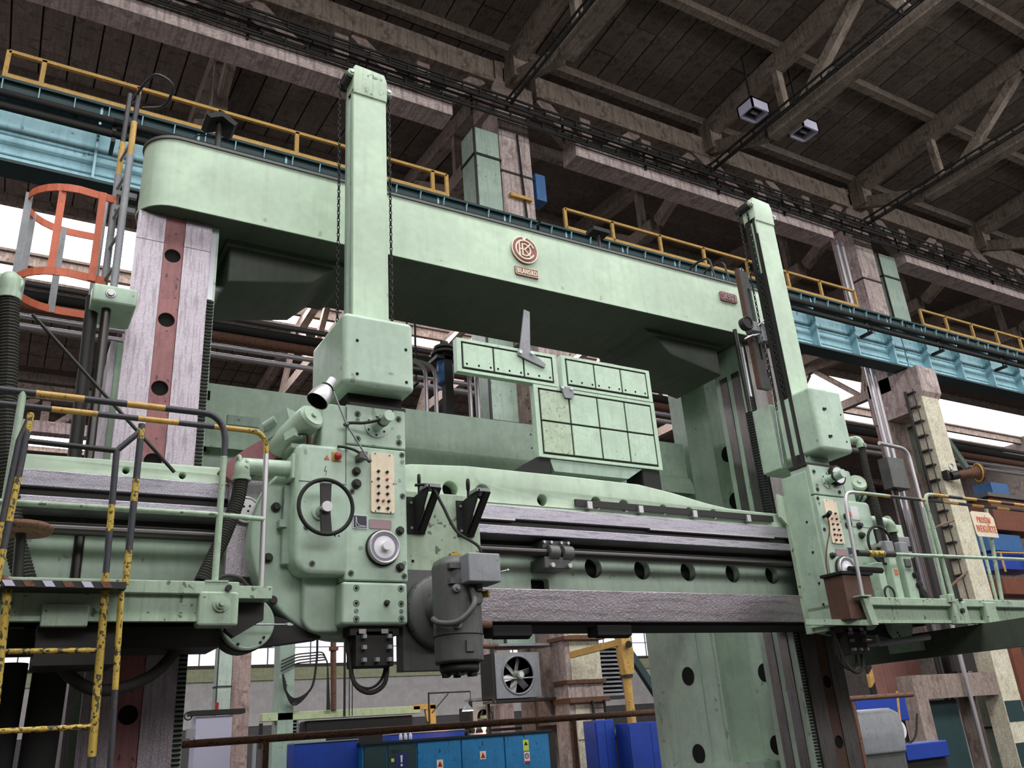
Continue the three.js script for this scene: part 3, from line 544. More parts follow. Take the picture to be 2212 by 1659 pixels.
// ---- cross rail
{
  const t = thing('cross_rail', 'horizontal cross rail with bright guideways carrying both tool heads', 'cross rail', [4.2, 2.46, -6.2]);
  const top = [[-0.35, 3.40], [8.75, 3.40], [8.75, 3.55], [6.6, 3.555], [6.1, 3.565], [5.8, 3.6], [5.4, 3.67], [5.0, 3.72], [4.2, 3.73], [3.2, 3.73], [2.7, 3.7], [2.35, 3.62], [1.9, 3.55], [1.3, 3.535], [-0.35, 3.51]];
  const up = []; for (const [x, y, r] of [[3.04, 3.515, 0.068], [3.34, 3.515, 0.068], [3.92, 3.49, 0.05], [4.49, 3.505, 0.055], [4.8, 3.5, 0.055], [5.26, 3.497, 0.045], [5.58, 3.493, 0.045], [5.89, 3.493, 0.045], [0.62, 3.455, 0.022], [0.98, 3.45, 0.022], [7.4, 3.48, 0.03]]) up.push([x, y, r]);
  part(t, 'upper_web', XY(top, -6.12, -6.0, up, 0.008), M.greenB);
  part(t, 'upper_body', XY([[-0.33, 3.16], [8.73, 3.16], [8.73, 3.5], [6.6, 3.5], [5.2, 3.68], [2.8, 3.68], [2.0, 3.5], [-0.33, 3.46]], -6.5, -6.2), M.greenD);
  for (const h of up) part(t, 'core_hole', disc(h[0], h[1], -6.13, -6.115, h[2] * 1.1, 20), M.hollow);
  const low = []; for (const x of [2.92, 3.42, 4.53, 5.08, 5.635, 6.21, 6.75]) low.push([x, 2.97, 0.092]);
  const sq = rr(3.866, 4.046, 2.732, 2.86, 0.022).reverse();
  part(t, 'lower_web', XY([[-0.35, 2.7], [8.75, 2.7], [8.75, 3.2], [-0.35, 3.2]], -6.28, -6.2, [...low, sq]), M.green);
  part(t, 'lower_body', B(-0.33, 8.73, 2.5, 3.2, -6.5, -6.36), M.darker);
  for (const h of low) part(t, 'core_hole', disc(h[0], h[1], -6.3, -6.285, 0.1, 20), M.hollow);
  part(t, 'square_port', B(3.85, 4.06, 2.72, 2.87, -6.3, -6.285), M.hollow);
  part(t, 'upper_guideway', B(-0.35, 8.75, 3.292, 3.4, -6.13, -5.945, 0.006), M.way);
  part(t, 'groove', B(-0.35, 8.75, 3.232, 3.292, -6.13, -5.985), M.dark);
  part(t, 'middle_guideway', B(-0.35, 8.75, 3.162, 3.234, -6.24, -5.945, 0.006), M.way);
  part(t, 'shaded_recess', B(-0.35, 8.75, 3.12, 3.164, -6.24, -6.17), M.darker);  // dark strip painting the shade under the middle guideway
  part(t, 'lower_guideway', B(-0.35, 8.75, 2.466, 2.726, -6.2, -5.945, 0.008), M.wayL);
  for (const [a, b] of [[3.28, 3.6], [5.02, 6.6]]) part(t, 'scale_strip', B(a, b, 3.28, 3.295, -5.985, -5.942), M.alu);
  part(t, 'underside', B(-0.35, 8.75, 2.44, 2.47, -6.5, -6.0), M.darker);
  part(t, 'clamp_pad', B(1.5, 7.0, 2.5, 2.95, -6.95, -6.5), M.greenD);
  for (const x of [3.55, 4.55]) part(t, 'roller', [C([x - 0.16, 2.4, -6.05], [x + 0.16, 2.4, -6.05], 0.055, 14), B(x - 0.2, x + 0.16, 2.36, 2.45, -6.14, -5.98, 0.01)], M.darker);
  part(t, 'top_seam', B(3.35, 6.6, 3.43, 3.434, -6.001, -5.997), M.dark);
  part(t, 'stop_bar', B(4.24, 6.66, 3.455, 3.515, -5.985, -5.965), M.dark, 'long dark steel stop bar');
  for (const x of [4.38, 4.95, 5.6, 6.3]) part(t, 'bar_clamp', B(x - 0.025, x + 0.025, 3.435, 3.5, -5.99, -5.945), M.alu);
}
{
  const t = thing('feed_shaft', 'polished feed shaft running along the cross rail in its couplings', 'shaft', [4.2, 3.0, -5.99]);
  part(t, 'shaft', C([-0.3, 3.035, -5.99], [8.7, 3.035, -5.99], 0.036, 16), M.shaft); part(t, 'thin_rod', C([-0.3, 3.095, -6.08], [8.7, 3.095, -6.08], 0.013, 10), M.shaft);
  const b = part(t, 'bearing_bracket', [B(3.87, 4.13, 2.9, 3.0, -6.2, -5.96, 0.01), B(3.87, 4.15, 3.07, 3.14, -6.2, -5.98, 0.008)], M.grey);
  for (const x of [3.96, 4.1]) part(t, 'collar', [C([x - 0.045, 3.035, -5.98], [x + 0.05, 3.035, -5.98], 0.062, 18)], M.grey);
  for (const x of [3.9, 4.07]) part(b, 'bracket_bolt', [disc(x + 0.03, 2.925, -5.96, -5.93, 0.02, 10)], M.alu);
  for (const x of [3.88, 3.95, 4.05, 4.12]) part(b, 'bracket_bolt', [disc(x, 3.12, -5.98, -5.955, 0.013, 8)], M.alu);
}
// ---- elevating screws
{
  let t = thing('elevating_screw', 'thick steel elevating screw left of the left machine column', 'screw', [0.39, 3.5, -6.2]);
  part(t, 'screw', C([0.41, 2.6, -6.2], [0.39, 4.85, -6.2], 0.032, 16), M.shaft); part(t, 'guide_tube', C([0.33, 2.6, -6.3], [0.3, 4.85, -6.3], 0.045, 14), M.dark);
  const h = part(t, 'screw_bracket', [XZ(rr(0.28, 0.58, -6.5, -6.08, [0.02, 0.02, 0.02, 0.14]), 4.72, 4.86, 0.015)], M.green, 'green bracket holding the screw');
  part(h, 'bracket_eye', [torus([0.4, 4.79, -6.08], 0.028, 0.008), disc(0.4, 4.79, -6.085, -6.06, 0.02, 14)], M.alu);
  t = thing('elevating_screw', 'elevating screw under a black bellows beside the right machine column', 'screw', [7.02, 3.5, -6.3]);
  part(t, 'screw', C([7.0, 4.8, -6.32], [7.0, 5.84, -6.32], 0.026, 14), M.shaft); part(t, 'bellows', hose([[7.0, 3.55, -6.32], [7.0, 4.2, -6.32], [7.0, 4.8, -6.32]], 0.05, 0.03), M.darker);
}
// ---- cream-green electrical cabinets with black edging standing on the cross rail
{
  function cabinet(label, x0, x1, y0, y1, cols, rows, worn, base) {
    const t = thing('switch_cabinet', label, 'cabinet', [(x0 + x1) / 2, y0, -6.3], 'switch cabinets on the cross rail'), zf = -6.14;
    part(t, 'case', [B(x0, x1, y0, y1, -6.22, zf - 0.03, 0.006)], M.cab);
    part(t, 'black_edging', [B(x0 + 0.03, x1 - 0.02, y0 + 0.02, y1 - 0.02, zf - 0.03, zf - 0.012)], M.darker);
    const w = (x1 - x0 - 0.11) / cols, h = (y1 - y0 - 0.08) / rows;
    for (let i = 0; i < cols; i++) for (let j = 0; j < rows; j++) { const a = x0 + 0.055 + i * w, b = y0 + 0.04 + j * h; const d = part(t, 'door_panel', B(a + 0.009, a + w - 0.009, b + 0.009, b + h - 0.009, zf - 0.03, zf, 0.003), worn && i === 0 ? M.cabWorn : M.cab, worn && i === 0 ? 'scratched and stained panel' : undefined);
      if (j === (base ? 0 : rows - 1) && base !== null) for (const q of [0.12, 0.5, 0.88]) part(d, 'vent_hole', disc(a + w * q, b + (base ? 0.04 : 0.04), zf - 0.01, zf + 0.001, 0.011, 10), M.hollow); }
    part(t, 'frame_edge', [B(x0, x0 + 0.045, y0, y1, zf - 0.03, zf - 0.005), B(x1 - 0.045, x1, y0, y1, zf - 0.03, zf - 0.005), B(x0 + 0.045, x1 - 0.045, y1 - 0.028, y1, zf - 0.03, zf - 0.005), B(x0 + 0.045, x1 - 0.045, y0, y0 + 0.028, zf - 0.03, zf - 0.005)], M.cab);
    return t;
  }
  cabinet('low switch cabinet of three doors under the bent bracket', 3.235, 4.305, 4.655, 4.985, 3, 1, false, true);
  cabinet('upper switch cabinet of three doors right of the bent bracket', 4.36, 5.445, 4.655, 5.0, 3, 1, false, true);
  const c = cabinet('large lower switch cabinet with a scratched left column of panels', 4.02, 5.45, 3.94, 4.645, 4, 2, true, null);
  for (let i = 0; i < 5; i++) part(c, 'hinge_screw', C([4.019, 4.05 + i * 0.13, -6.25], [4.01, 4.05 + i * 0.13, -6.25], 0.008, 8), M.dark);
  const s = thing('cabinet_stand', 'dark feet and grey green tray under the switch cabinets', 'stand', [4.7, 3.72, -6.3]);
  part(s, 'tray', XY([[4.14, 3.93], [5.2, 3.93], [5.02, 3.82], [4.18, 3.82]], -6.4, -6.16), M.greenD);
  part(s, 'foot', XY([[4.0, 3.935], [4.15, 3.935], [4.12, 3.735], [3.7, 3.735]], -6.42, -6.16), M.darker); part(s, 'foot', B(5.2, 5.42, 3.66, 3.935, -6.42, -6.16, 0.01), M.darker);
  const v = thing('bent_bracket', 'grey flat steel bracket bent like a check mark on the low cabinet', 'bracket', [3.95, 4.66, -6.1]);
  part(v, 'plate', XY([[3.97, 5.40], [4.03, 5.385], [4.0, 4.97], [4.165, 4.855], [4.15, 4.82], [3.955, 4.875], [3.865, 4.905], [3.862, 4.935], [3.89, 4.98]], -6.135, -6.118), M.greyL);
  for (const [x, y] of [[3.885, 4.935], [4.01, 4.945]]) part(v, 'round_bolt', [disc(x, y, -6.118, -6.1, 0.018, 12)], M.white);
  const k = thing('corner_bracket', 'small grey bracket bolted where the cabinets meet', 'bracket', [4.37, 4.5, -6.12]);
  part(k, 'plate', XY([[4.3, 4.66], [4.45, 4.655], [4.45, 4.56], [4.43, 4.545], [4.35, 4.545], [4.33, 4.6]], -6.135, -6.118), M.greyL);
  for (const x of [4.325, 4.425]) part(k, 'round_bolt', disc(x, 4.64, -6.118, -6.105, 0.013, 10), M.white);
}
// conduits and pump seen behind, between cabinet and bridge
{
  const t = thing('hydraulic_pump', 'blue canister pump hanging left of the low cabinet', 'pump', [4.14, 4.88, -8.2]);
  part(t, 'canister', lathe([[0, 0], [0.08, 0.0], [0.1, 0.03], [0.1, 0.32], [0.085, 0.36], [0.06, 0.38], [0, 0.38]], [4.15, 5.45, -8.2]), M.blueP, 'blue painted canister');
  part(t, 'flange', [C([4.15, 5.83, -8.2], [4.15, 5.86, -8.2], 0.16, 20), C([4.15, 5.9, -8.2], [4.15, 5.93, -8.2], 0.13, 20), C([4.15, 5.8, -8.2], [4.15, 6.0, -8.2], 0.05, 12)], M.dark);
  part(t, 'bracket', B(4.0, 4.3, 5.74, 5.78, -8.4, -8.1), M.dark); part(t, 'pipe_stub', C([3.0, 5.62, -8.3], [4.12, 5.62, -8.3], 0.045, 10), M.dark);
  part(t, 'post', B(4.1, 4.2, 4.88, 5.9, -8.2, -8.1), M.darker);
  for (const [l, x, r] of [['bent pale conduit left of the blue pump', 3.78, -1], ['second bent pale conduit left of the blue pump', 3.9, -1], ['bent pale conduit right of the blue pump', 4.33, 1], ['second bent pale conduit right of the blue pump', 4.43, 1]])
    one('bent_conduit', l, 'conduit', [x, 4.86, -8.0], pipe([[x, 4.87, -7.95], [x, 5.55 + (r > 0 ? 0.04 : 0), -7.95], [x + r * 0.6, 5.62, -7.95]], 0.024, 0.14, 10), M.pipeL, 'bent conduits behind the cross rail');
}
// ================================================================ TOOL HEADS
function toolHead(right, label) {
  const t = thing('turning_carriage', label, 'tool carriage', [2.2, 2.39, -5.75]), zf = -5.55, S_ = right;
  // big swivel saddle plate against the rail
  const pl = []; for (let i = 0; i <= 30; i++) { const a = 1.95 + i * (4.85 - 1.95) / 30; pl.push([2.09 + 0.69 * Math.cos(a), 3.0 + 0.68 * Math.sin(a)]); }
  part(t, 'swivel_saddle', XY([...pl, [2.44, 2.36], [2.44, 3.9], [1.92, 3.9], [1.9, 3.62]], -5.935, -5.74, [], 0.02), M.green);
  // gearbox front
  part(t, 'gearbox', XY(rr(1.642, 2.02, 2.715, 3.625, [0.05, 0.02, 0.02, 0.12]), -5.76, zf, [], 0.035), M.green);
  part(t, 'gearbox_rib', [B(1.6, 1.66, 2.8, 3.35, -5.76, -5.68, 0.01), B(1.57, 1.62, 3.05, 3.1, -5.76, -5.66)], M.greenD);
  part(t, 'upper_housing', XY(rr(1.815, 2.03, 3.55, 3.95, [0.03, 0.0, 0, 0]), -5.8, zf - 0.02, [], 0.015), M.green);
  part(t, 'lower_hollow', XY(rr(1.75, 2.0, 2.36, 2.76, [0.02, 0.02, 0.02, 0.1]), -5.75, -5.68, [], 0.02), M.green);
  part(t, 'main_plate', B(1.99, 2.455, 2.682, 3.642, -5.8, zf, 0.012), M.green);
  part(t, 'top_plate', B(1.995, 2.457, 3.65, 3.955, -5.8, zf, 0.01), M.green);
  part(t, 'bottom_block', B(1.972, 2.448, 2.392, 2.675, -5.8, zf + 0.006, 0.022), M.green);
  part(t, 'scraper_edge', B(2.03, 2.47, 3.955, 3.985, -5.8, -5.57), M.dark);
  part(t, 'cover_seam', [B(1.66, 2.0, 3.345, 3.349, zf, zf + 0.002), B(1.992, 1.996, 3.36, 3.93, zf, zf + 0.002)], M.dark);
  // swivel gear sector and index disc
  const sec = []; for (let i = 0; i <= 20; i++) { const a = 1.72 + i * 0.75 / 20; sec.push([2.1 + 1.155 * Math.cos(a), 2.75 + 1.155 * Math.sin(a)]); } for (let i = 20; i >= 0; i--) { const a = 1.72 + i * 0.75 / 20; sec.push([2.1 + 0.99 * Math.cos(a), 2.75 + 0.99 * Math.sin(a)]); }
  const gs = part(t, 'gear_sector', XY(sec, -5.95, -5.86), M.maroon, 'dull red toothed swivel sector');
  const tt = []; for (let i = 0; i < 24; i++) { const a = 1.77 + i * 0.028; tt.push(bar([2.1 + 0.99 * Math.cos(a), 2.75 + 0.99 * Math.sin(a), -5.88], [2.1 + 0.965 * Math.cos(a), 2.75 + 0.965 * Math.sin(a), -5.88], 0.014, 0.03)); } part(gs, 'teeth', tt, M.dark);
  const di = part(t, 'index_disc', [disc(1.39, 3.2, -5.86, -5.84, 0.073, 30), torus([1.39, 3.2, -5.85], 0.085, 0.01)], M.alu, 'bright round index disc');
  for (const [x, y] of [[1.37, 3.22], [1.41, 3.225], [1.4, 3.19]]) part(di, 'pin_hole', disc(x, y, -5.845, -5.838, 0.008, 8), M.hollow);
  part(t, 'index_plate', B(1.28, 1.52, 2.75, 3.42, -5.93, -5.88), M.wayV);
  part(t, 'round_cover', [disc(1.4, 2.42, -5.75, -5.68, 0.165, 36), torus([1.4, 2.42, -5.69], 0.155, 0.012)], M.green); part(t, 'cover_shell', [disc(1.4, 2.42, -5.93, -5.75, 0.175, 30), XY([[1.4, 2.27], [1.9, 2.33], [1.9, 2.39], [1.5, 2.5]], -5.92, -5.76)], M.dark);
  for (const [x, y] of [[1.34, 2.29], [1.48, 2.3], [1.5, 2.33]]) part(t, 'cover_screw', disc(x, y, -5.68, -5.672, 0.009, 8), M.darker);
  part(t, 'pull_ring', [C([1.4, 2.4, -5.6], [1.62, 2.4, -5.6], 0.006, 6), torus([1.64, 2.4, -5.6], 0.022, 0.006, [0, 1, 0.4], 18)], M.steel);
  // bolts
  for (const [x, y] of [[1.56, 3.2], [1.52, 2.85], [1.56, 2.57], [1.83, 2.43]]) knob(t, x, y, -5.74, 0.032, 'saddle_bolt');
  for (const [x, y] of [[2.08, 3.885], [2.402, 3.885], [2.08, 3.695], [2.402, 3.7], [2.072, 2.63], [2.396, 2.632], [2.072, 2.53], [2.396, 2.53], [2.072, 2.427], [2.396, 2.43]]) bolt(t, x, y, zf + 0.006, 0.02);
  for (const [x, y] of [[2.425, 3.607], [2.423, 3.295], [1.72, 3.03], [1.765, 2.785], [2.035, 2.73], [2.425, 2.72], [2.04, 3.3]]) bolt(t, x, y, zf + 0.003, 0.018);
  for (const [x, y] of [[2.08, 3.84], [2.4, 3.745], [2.425, 3.555], [2.425, 2.81], [2.072, 2.48], [2.396, 2.48]]) screw(t, x, y, zf + 0.007);
  for (const [x, y, r] of [[2.069, 3.447, 0.03], [2.07, 3.355, 0.034], [2.395, 3.038, 0.03], [2.392, 2.78, 0.03]]) knob(t, x, y, zf, r);
  knob(t, 2.287, 2.534, zf, 0.02, 'oil_plug');
  for (const x of [1.92, 1.948]) part(t, 'small_hole', disc(x, 2.98, zf - 0.01, zf + 0.001, 0.006, 8), M.hollow);
  // control panel with its knobs
  const pa = part(t, 'control_panel', XY(rr(2.178, 2.356, 3.16, 3.6, 0.018), zf, zf + 0.014), M.cream, 'cream control panel');
  const kz = zf + 0.014; const rows = [[3.46, [2.233, 2.3]], [3.405, [2.232, 2.3]], [3.35, [2.233, 2.301]], [3.297, [2.233, 2.301]], [3.245, [2.226, 2.268, 2.31]], [3.192, [2.234, 2.302]]];
  rows.forEach(([y, xs], j) => xs.forEach((x, i) => { const redk = (j === 1 && i === 1) || (j === 4 && i === 1); const b = part(pa, 'control_knob', C([x, y, kz], [x, y, kz + 0.016], 0.0105, 12, 0.008), redk ? M.redp : M.darker, redk ? 'red push button' : undefined); if (!redk) part(pa, 'pointer_mark', [B(x - 0.018, x + 0.018, y - 0.0012, y + 0.0012, kz, kz + 0.001), B(x - 0.0012, x + 0.0012, y - 0.018, y + 0.018, kz, kz + 0.001)], M.dark); }));
  for (const [x, y] of [[2.21, 3.592], [2.322, 3.588], [2.184, 3.38], [2.349, 3.376], [2.21, 3.168], [2.325, 3.166]]) part(pa, 'panel_screw', disc(x, y, kz, kz + 0.003, 0.005, 8), M.dark);
  // plates, dials
  const dg = part(t, 'diagram_plate', B(2.046, 2.152, 3.038, 3.135, zf, zf + 0.006), M.alu); part(dg, 'diagram_field', B(2.052, 2.146, 3.045, 3.128, zf + 0.006, zf + 0.008), MS({ color: lin(0x2c2a3a), roughness: 0.4 })); part(dg, 'printed_curve', [T([[2.07, 3.12, zf + 0.009], [2.074, 3.085, zf + 0.009], [2.09, 3.062, zf + 0.009], [2.14, 3.055, zf + 0.009]], 0.0022, 20, 5), B(2.066, 2.069, 3.05, 3.12, zf + 0.008, zf + 0.009), B(2.066, 2.14, 3.05, 3.053, zf + 0.008, zf + 0.009)], M.white);
  part(t, 'blank_plate', XY(rr(2.166, 2.332, 3.045, 3.11, 0.008), zf, zf + 0.006), M.plum, 'blank brownish plate');
  const dl = part(t, 'feed_dial', [lathe([[0, 0], [0.116, 0], [0.118, 0.045], [0.112, 0.055], [0.104, 0.055], [0.098, 0.045], [0, 0.042]], [2.262, 2.908, zf], [0, 0, 1], 40)], M.alu, 'round silver dial handwheel');
  part(dl, 'dial_ring', ring(2.262, 2.908, zf + 0.043, zf + 0.046, 0.096, 0.078), MS({ color: lin(0x8d8698), roughness: 0.5 })); part(dl, 'dial_face', disc(2.262, 2.908, zf + 0.04, zf + 0.047, 0.078, 32), M.white); part(dl, 'dial_hub', disc(2.266, 2.912, zf + 0.047, zf + 0.09, 0.031, 24), M.white); part(dl, 'dial_rim', torus([2.262, 2.908, zf + 0.01], 0.118, 0.008), M.darker);
  // spoked handwheel
  const hw = part(t, 'handwheel', [torus([1.808, 3.14, zf + 0.14], 0.186, 0.014, [0, 0, 1], 48)], M.darker, 'black two spoke handwheel');
  part(hw, 'spoke', [XY([[1.77, 3.3], [1.845, 3.3], [1.84, 3.14], [1.775, 3.14]], zf + 0.115, zf + 0.14), XY([[1.775, 3.14], [1.84, 3.14], [1.856, 2.965], [1.786, 2.97]], zf + 0.1, zf + 0.13)], M.dark); part(hw, 'hub', disc(1.81, 3.138, zf, zf + 0.165, 0.036, 24), M.alu); part(hw, 'hub_flange', disc(1.81, 3.14, zf - 0.01, zf + 0.02, 0.06, 24), M.green);
  // clutch flange on the top plate
  const fl = part(t, 'round_flange', [disc(2.224, 3.808, zf, zf + 0.008, 0.088, 32)], M.green); part(fl, 'stub', [C([2.224, 3.808, zf], [2.24, 3.82, zf + 0.22], 0.042, 22)], M.green); part(fl, 'groove_ring', C([2.233, 3.815, zf + 0.1], [2.235, 3.817, zf + 0.125], 0.046, 20), M.dark);
  for (let i = 0; i < 6; i++) part(fl, 'flange_bolt', disc(2.224 + 0.07 * Math.cos(i * PI / 3 + 0.5), 3.808 + 0.07 * Math.sin(i * PI / 3 + 0.5), zf + 0.008, zf + 0.01, 0.009, 8), M.darker);
  // feed motor
  const mo = part(t, 'feed_motor', [C([1.6, 3.69, -5.92], [1.742, 3.825, -5.56], 0.098, 26), C([1.742, 3.825, -5.56], [1.747, 3.83, -5.548], 0.098, 26, 0.088)], M.green); part(mo, 'end_disc', C([1.746, 3.829, -5.55], [1.75, 3.833, -5.54], 0.08, 24), M.greenB); part(mo, 'shaft_boss', C([1.75, 3.833, -5.54], [1.756, 3.838, -5.525], 0.02, 14), M.green); part(mo, 'mount_block', [bar([1.52, 3.78, -5.93], [1.66, 3.86, -5.72], 0.11, 0.15), C([1.5, 3.82, -5.86], [1.56, 3.86, -5.8], 0.04, 14)], M.greenD); part(mo, 'terminal_box', bar([1.615, 3.69, -5.68], [1.66, 3.71, -5.6], 0.08, 0.06), M.green); part(mo, 'motor_cable', T([[1.66, 3.7, -5.6], [1.71, 3.69, -5.56], [1.73, 3.63, -5.6]], 0.009, 12, 6), M.dark);
  part(t, 'motor_bracket', B(1.62, 1.83, 3.6, 3.64, -5.9, -5.62, 0.01), M.greenD);
  // cable conduit arm with elbow and ribbed hose
  const ar = part(t, 'conduit_arm', [C([1.3, 3.45, -5.66], [1.645, 3.46, -5.66], 0.056, 20), B(1.62, 1.645, 3.37, 3.55, -5.74, -5.58, 0.008)], M.green); part(ar, 'elbow', [T([[1.36, 3.45, -5.66], [1.31, 3.45, -5.65], [1.295, 3.42, -5.62], [1.293, 3.35, -5.62]], 0.052, 16, 14), torus([1.275, 3.46, -5.66], 0.055, 0.012, [1, 0, 0], 24), C([1.293, 3.36, -5.62], [1.293, 3.335, -5.62], 0.062, 18)], M.greenP);
  part(t, 'ribbed_hose', right ? hose([[1.293, 3.345, -5.62], [1.27, 3.1, -5.62], [1.2, 2.85, -5.58], [1.15, 2.62, -5.5]], 0.046) : hose([[1.293, 3.345, -5.62], [1.27, 3.2, -5.6], [1.19, 2.95, -5.56], [1.06, 2.64, -5.5]], 0.046), M.rubber);
  // tool holder below
  const th = part(t, 'tool_holder', [B(2.09, 2.36, 2.13, 2.36, -5.78, -5.6, 0.006), B(2.05, 2.4, 2.33, 2.39, -5.8, -5.6)], M.dark); for (const [x, y] of [[2.14, 2.32], [2.32, 2.32], [2.14, 2.25], [2.32, 2.25], [2.14, 2.17], [2.23, 2.17], [2.32, 2.17]]) part(th, 'square_bolt', [bar([x, y, -5.6], [x, y, -5.56], 0.026, 0.026)], M.greyL); for (const x of [2.11, 2.27]) part(th, 'shim', B(x, x + 0.05, 2.34, 2.37, -5.6, -5.593), M.alu);
  part(t, 'hydraulic_hose', [T([[2.06, 2.38, -5.7], [2.08, 2.2, -5.7], [2.12, 2.02, -5.68], [2.22, 1.97, -5.68], [2.32, 2.02, -5.68], [2.36, 2.2, -5.7], [2.4, 2.38, -5.72]], 0.016, 40, 8), T([[2.1, 2.3, -5.74], [2.14, 2.04, -5.74], [2.24, 2.0, -5.74], [2.33, 2.06, -5.74], [2.37, 2.3, -5.74]], 0.01, 32, 6)], M.rubber);
  if (!right) {
    const es = part(t, 'emergency_stop', B(1.89, 1.958, 3.51, 3.575, zf - 0.005, zf + 0.006), M.yel, 'red emergency stop on a pale yellow plate'); part(es, 'stop_button', [disc(1.927, 3.543, zf + 0.006, zf + 0.02, 0.014, 16), lathe([[0, 0], [0.026, 0], [0.027, 0.012], [0.02, 0.022], [0, 0.025]], [1.927, 3.543, zf + 0.02], [0, 0, 1])], M.redp);
    part(t, 'warning_triangle', XY([[1.832, 3.514], [1.875, 3.514], [1.854, 3.552]], zf, zf + 0.002), M.orange, 'orange warning triangle'); part(t, 'lightning_mark', XY([[1.848, 3.47], [1.852, 3.47], [1.842, 3.435], [1.856, 3.435], [1.848, 3.395], [1.846, 3.396], [1.851, 3.43], [1.836, 3.43]], zf, zf + 0.001), M.dark);
  } else {
    const ga = part(t, 'pressure_gauge', [lathe([[0, 0], [0.1, 0], [0.105, 0.05], [0.095, 0.06], [0.085, 0.05], [0, 0.05]], [2.1, 3.86, zf], [0, 0, 1], 36)], M.darker, 'round white gauge with black rim'); part(ga, 'gauge_face', disc(2.1, 3.86, zf + 0.045, zf + 0.055, 0.085, 32), M.white); part(ga, 'needle', bar([2.1, 3.86, zf + 0.057], [2.15, 3.885, zf + 0.057], 0.004, 0.004), M.darker);
    part(t, 'notice_card', B(1.86, 1.97, 3.42, 3.56, zf, zf + 0.004), M.white); part(t, 'red_strip', B(1.97, 2.06, 3.46, 3.5, zf, zf + 0.003), M.orange); part(t, 'tee_handle', [C([2.4, 3.42, zf], [2.44, 3.42, zf + 0.1], 0.014, 10), C([2.44, 3.405, zf + 0.08], [2.46, 3.43, zf + 0.14], 0.022, 12)], M.darker); part(t, 'trailing_cable', T([[2.36, 3.42, zf + 0.02], [2.38, 3.3, zf + 0.03], [2.47, 3.1, zf + 0.02], [2.5, 2.95, zf], [2.49, 2.7, zf]], 0.007, 30, 6), M.rust);
    for (const y of [3.46, 3.36]) knob(t, 1.9, y - 0.1, zf, 0.034);
    part(t, 'side_panel', B(2.44, 2.47, 2.4, 3.9, -5.92, -5.6, 0.01), M.green); for (const y of [3.4, 3.1, 2.8, 2.6]) part(t, 'side_screw', C([2.47, y, -5.7], [2.476, y, -5.7], 0.012, 8), M.darker);
    part(t, 'wiper_strip', B(2.45, 2.5, 2.35, 3.72, -5.95, -5.9, 0.004), M.greenR); part(t, 'wiper_horn', XY([[2.5, 3.72], [2.56, 3.74], [2.58, 3.5], [2.5, 3.42]], -5.95, -5.92), M.greenB);
    part(t, 'tread_foot', B(2.1, 2.52, 2.395, 2.5, -5.56, -5.52), M.alu, 'studded metal tread plate');
  }
  return t;
}
toolHead(false, 'left tool head with black handwheel, cream control panel and emergency stop');
MIR = 9.3; toolHead(true, 'right tool head with white gauge and cream control panel'); MIR = null;
// ---- rams and their gear boxes
function ram(x0, x1, right, label) {
  const t = thing('ram', label, 'ram', [(x0 + x1) / 2, 3.96, -5.8]), zf = -5.7, zb = -5.86, xm = (x0 + x1) / 2;
  part(t, 'ram_body', B(x0, x1, 3.99, 7.03, zb, zf, 0.012), M.greenB);
  part(t, 'side_channel', [B(x0 - 0.012, x0, 3.99, 7.0, zb, zb + 0.05), B(x0 - 0.006, x0, 3.99, 7.0, zf - 0.05, zf - 0.02)], right ? M.dark : M.greenD);
  if (right) { part(t, 'rack_slot', B(x0 - 0.004, x0, 3.99, 6.3, zb + 0.055, zf - 0.055), M.darker); part(t, 'ram_scale', B(x0 - 0.006, x0, 3.99, 6.8, zf - 0.02, zf), M.darker); }
  part(t, 'head_cap', XY([[x0, 6.97], [x1 + 0.005, 6.97], [x1 + 0.005, 7.2], [x1 - 0.02, 7.27], [x0 + 0.02, 7.29], [x0, 7.26]], zb - 0.02, zf + 0.012, [], 0.01), right ? M.greenB : M.greenR, right ? undefined : 'grease-stained cap');
  part(t, 'cap_seam', B(x0 - 0.002, x1 + 0.002, 7.012, 7.018, zb, zf + 0.003), M.dark);
  for (const [x, y] of [[x0 - 0.015, 7.2], [x1 + 0.025, 7.1]]) { part(t, 'sheave_bracket', [C([x, y, zf + 0.005], [x, y, zf - 0.03], 0.035, 16)], M.greenR); part(t, 'sheave', [C([x, y, zf - 0.04], [x, y, zb - 0.04], 0.05, 16), C([x, y, zb - 0.04], [x, y, zb - 0.06], 0.06, 16)], M.dark); part(t, 'sheave_pin', disc(x, y, zf, zf + 0.02, 0.016, 12), M.alu); }
  part(t, 'chain', chain(x0 - 0.06, 4.68, 7.18, zb - 0.02), M.dark); part(t, 'chain', chain(x1 + 0.05, 4.68, 7.08, zf - 0.06), M.dark);
  if (right) part(t, 'rack_chain', chain(x0 - 0.02, 4.8, 7.1, (zf + zb) / 2, 0.05), M.darker);
}
ram(2.093, 2.404, false, 'left green ram rising through the bridge front with grease stained top');
ram(6.99, 7.29, true, 'right green ram with dark toothed side and sheaves on top');
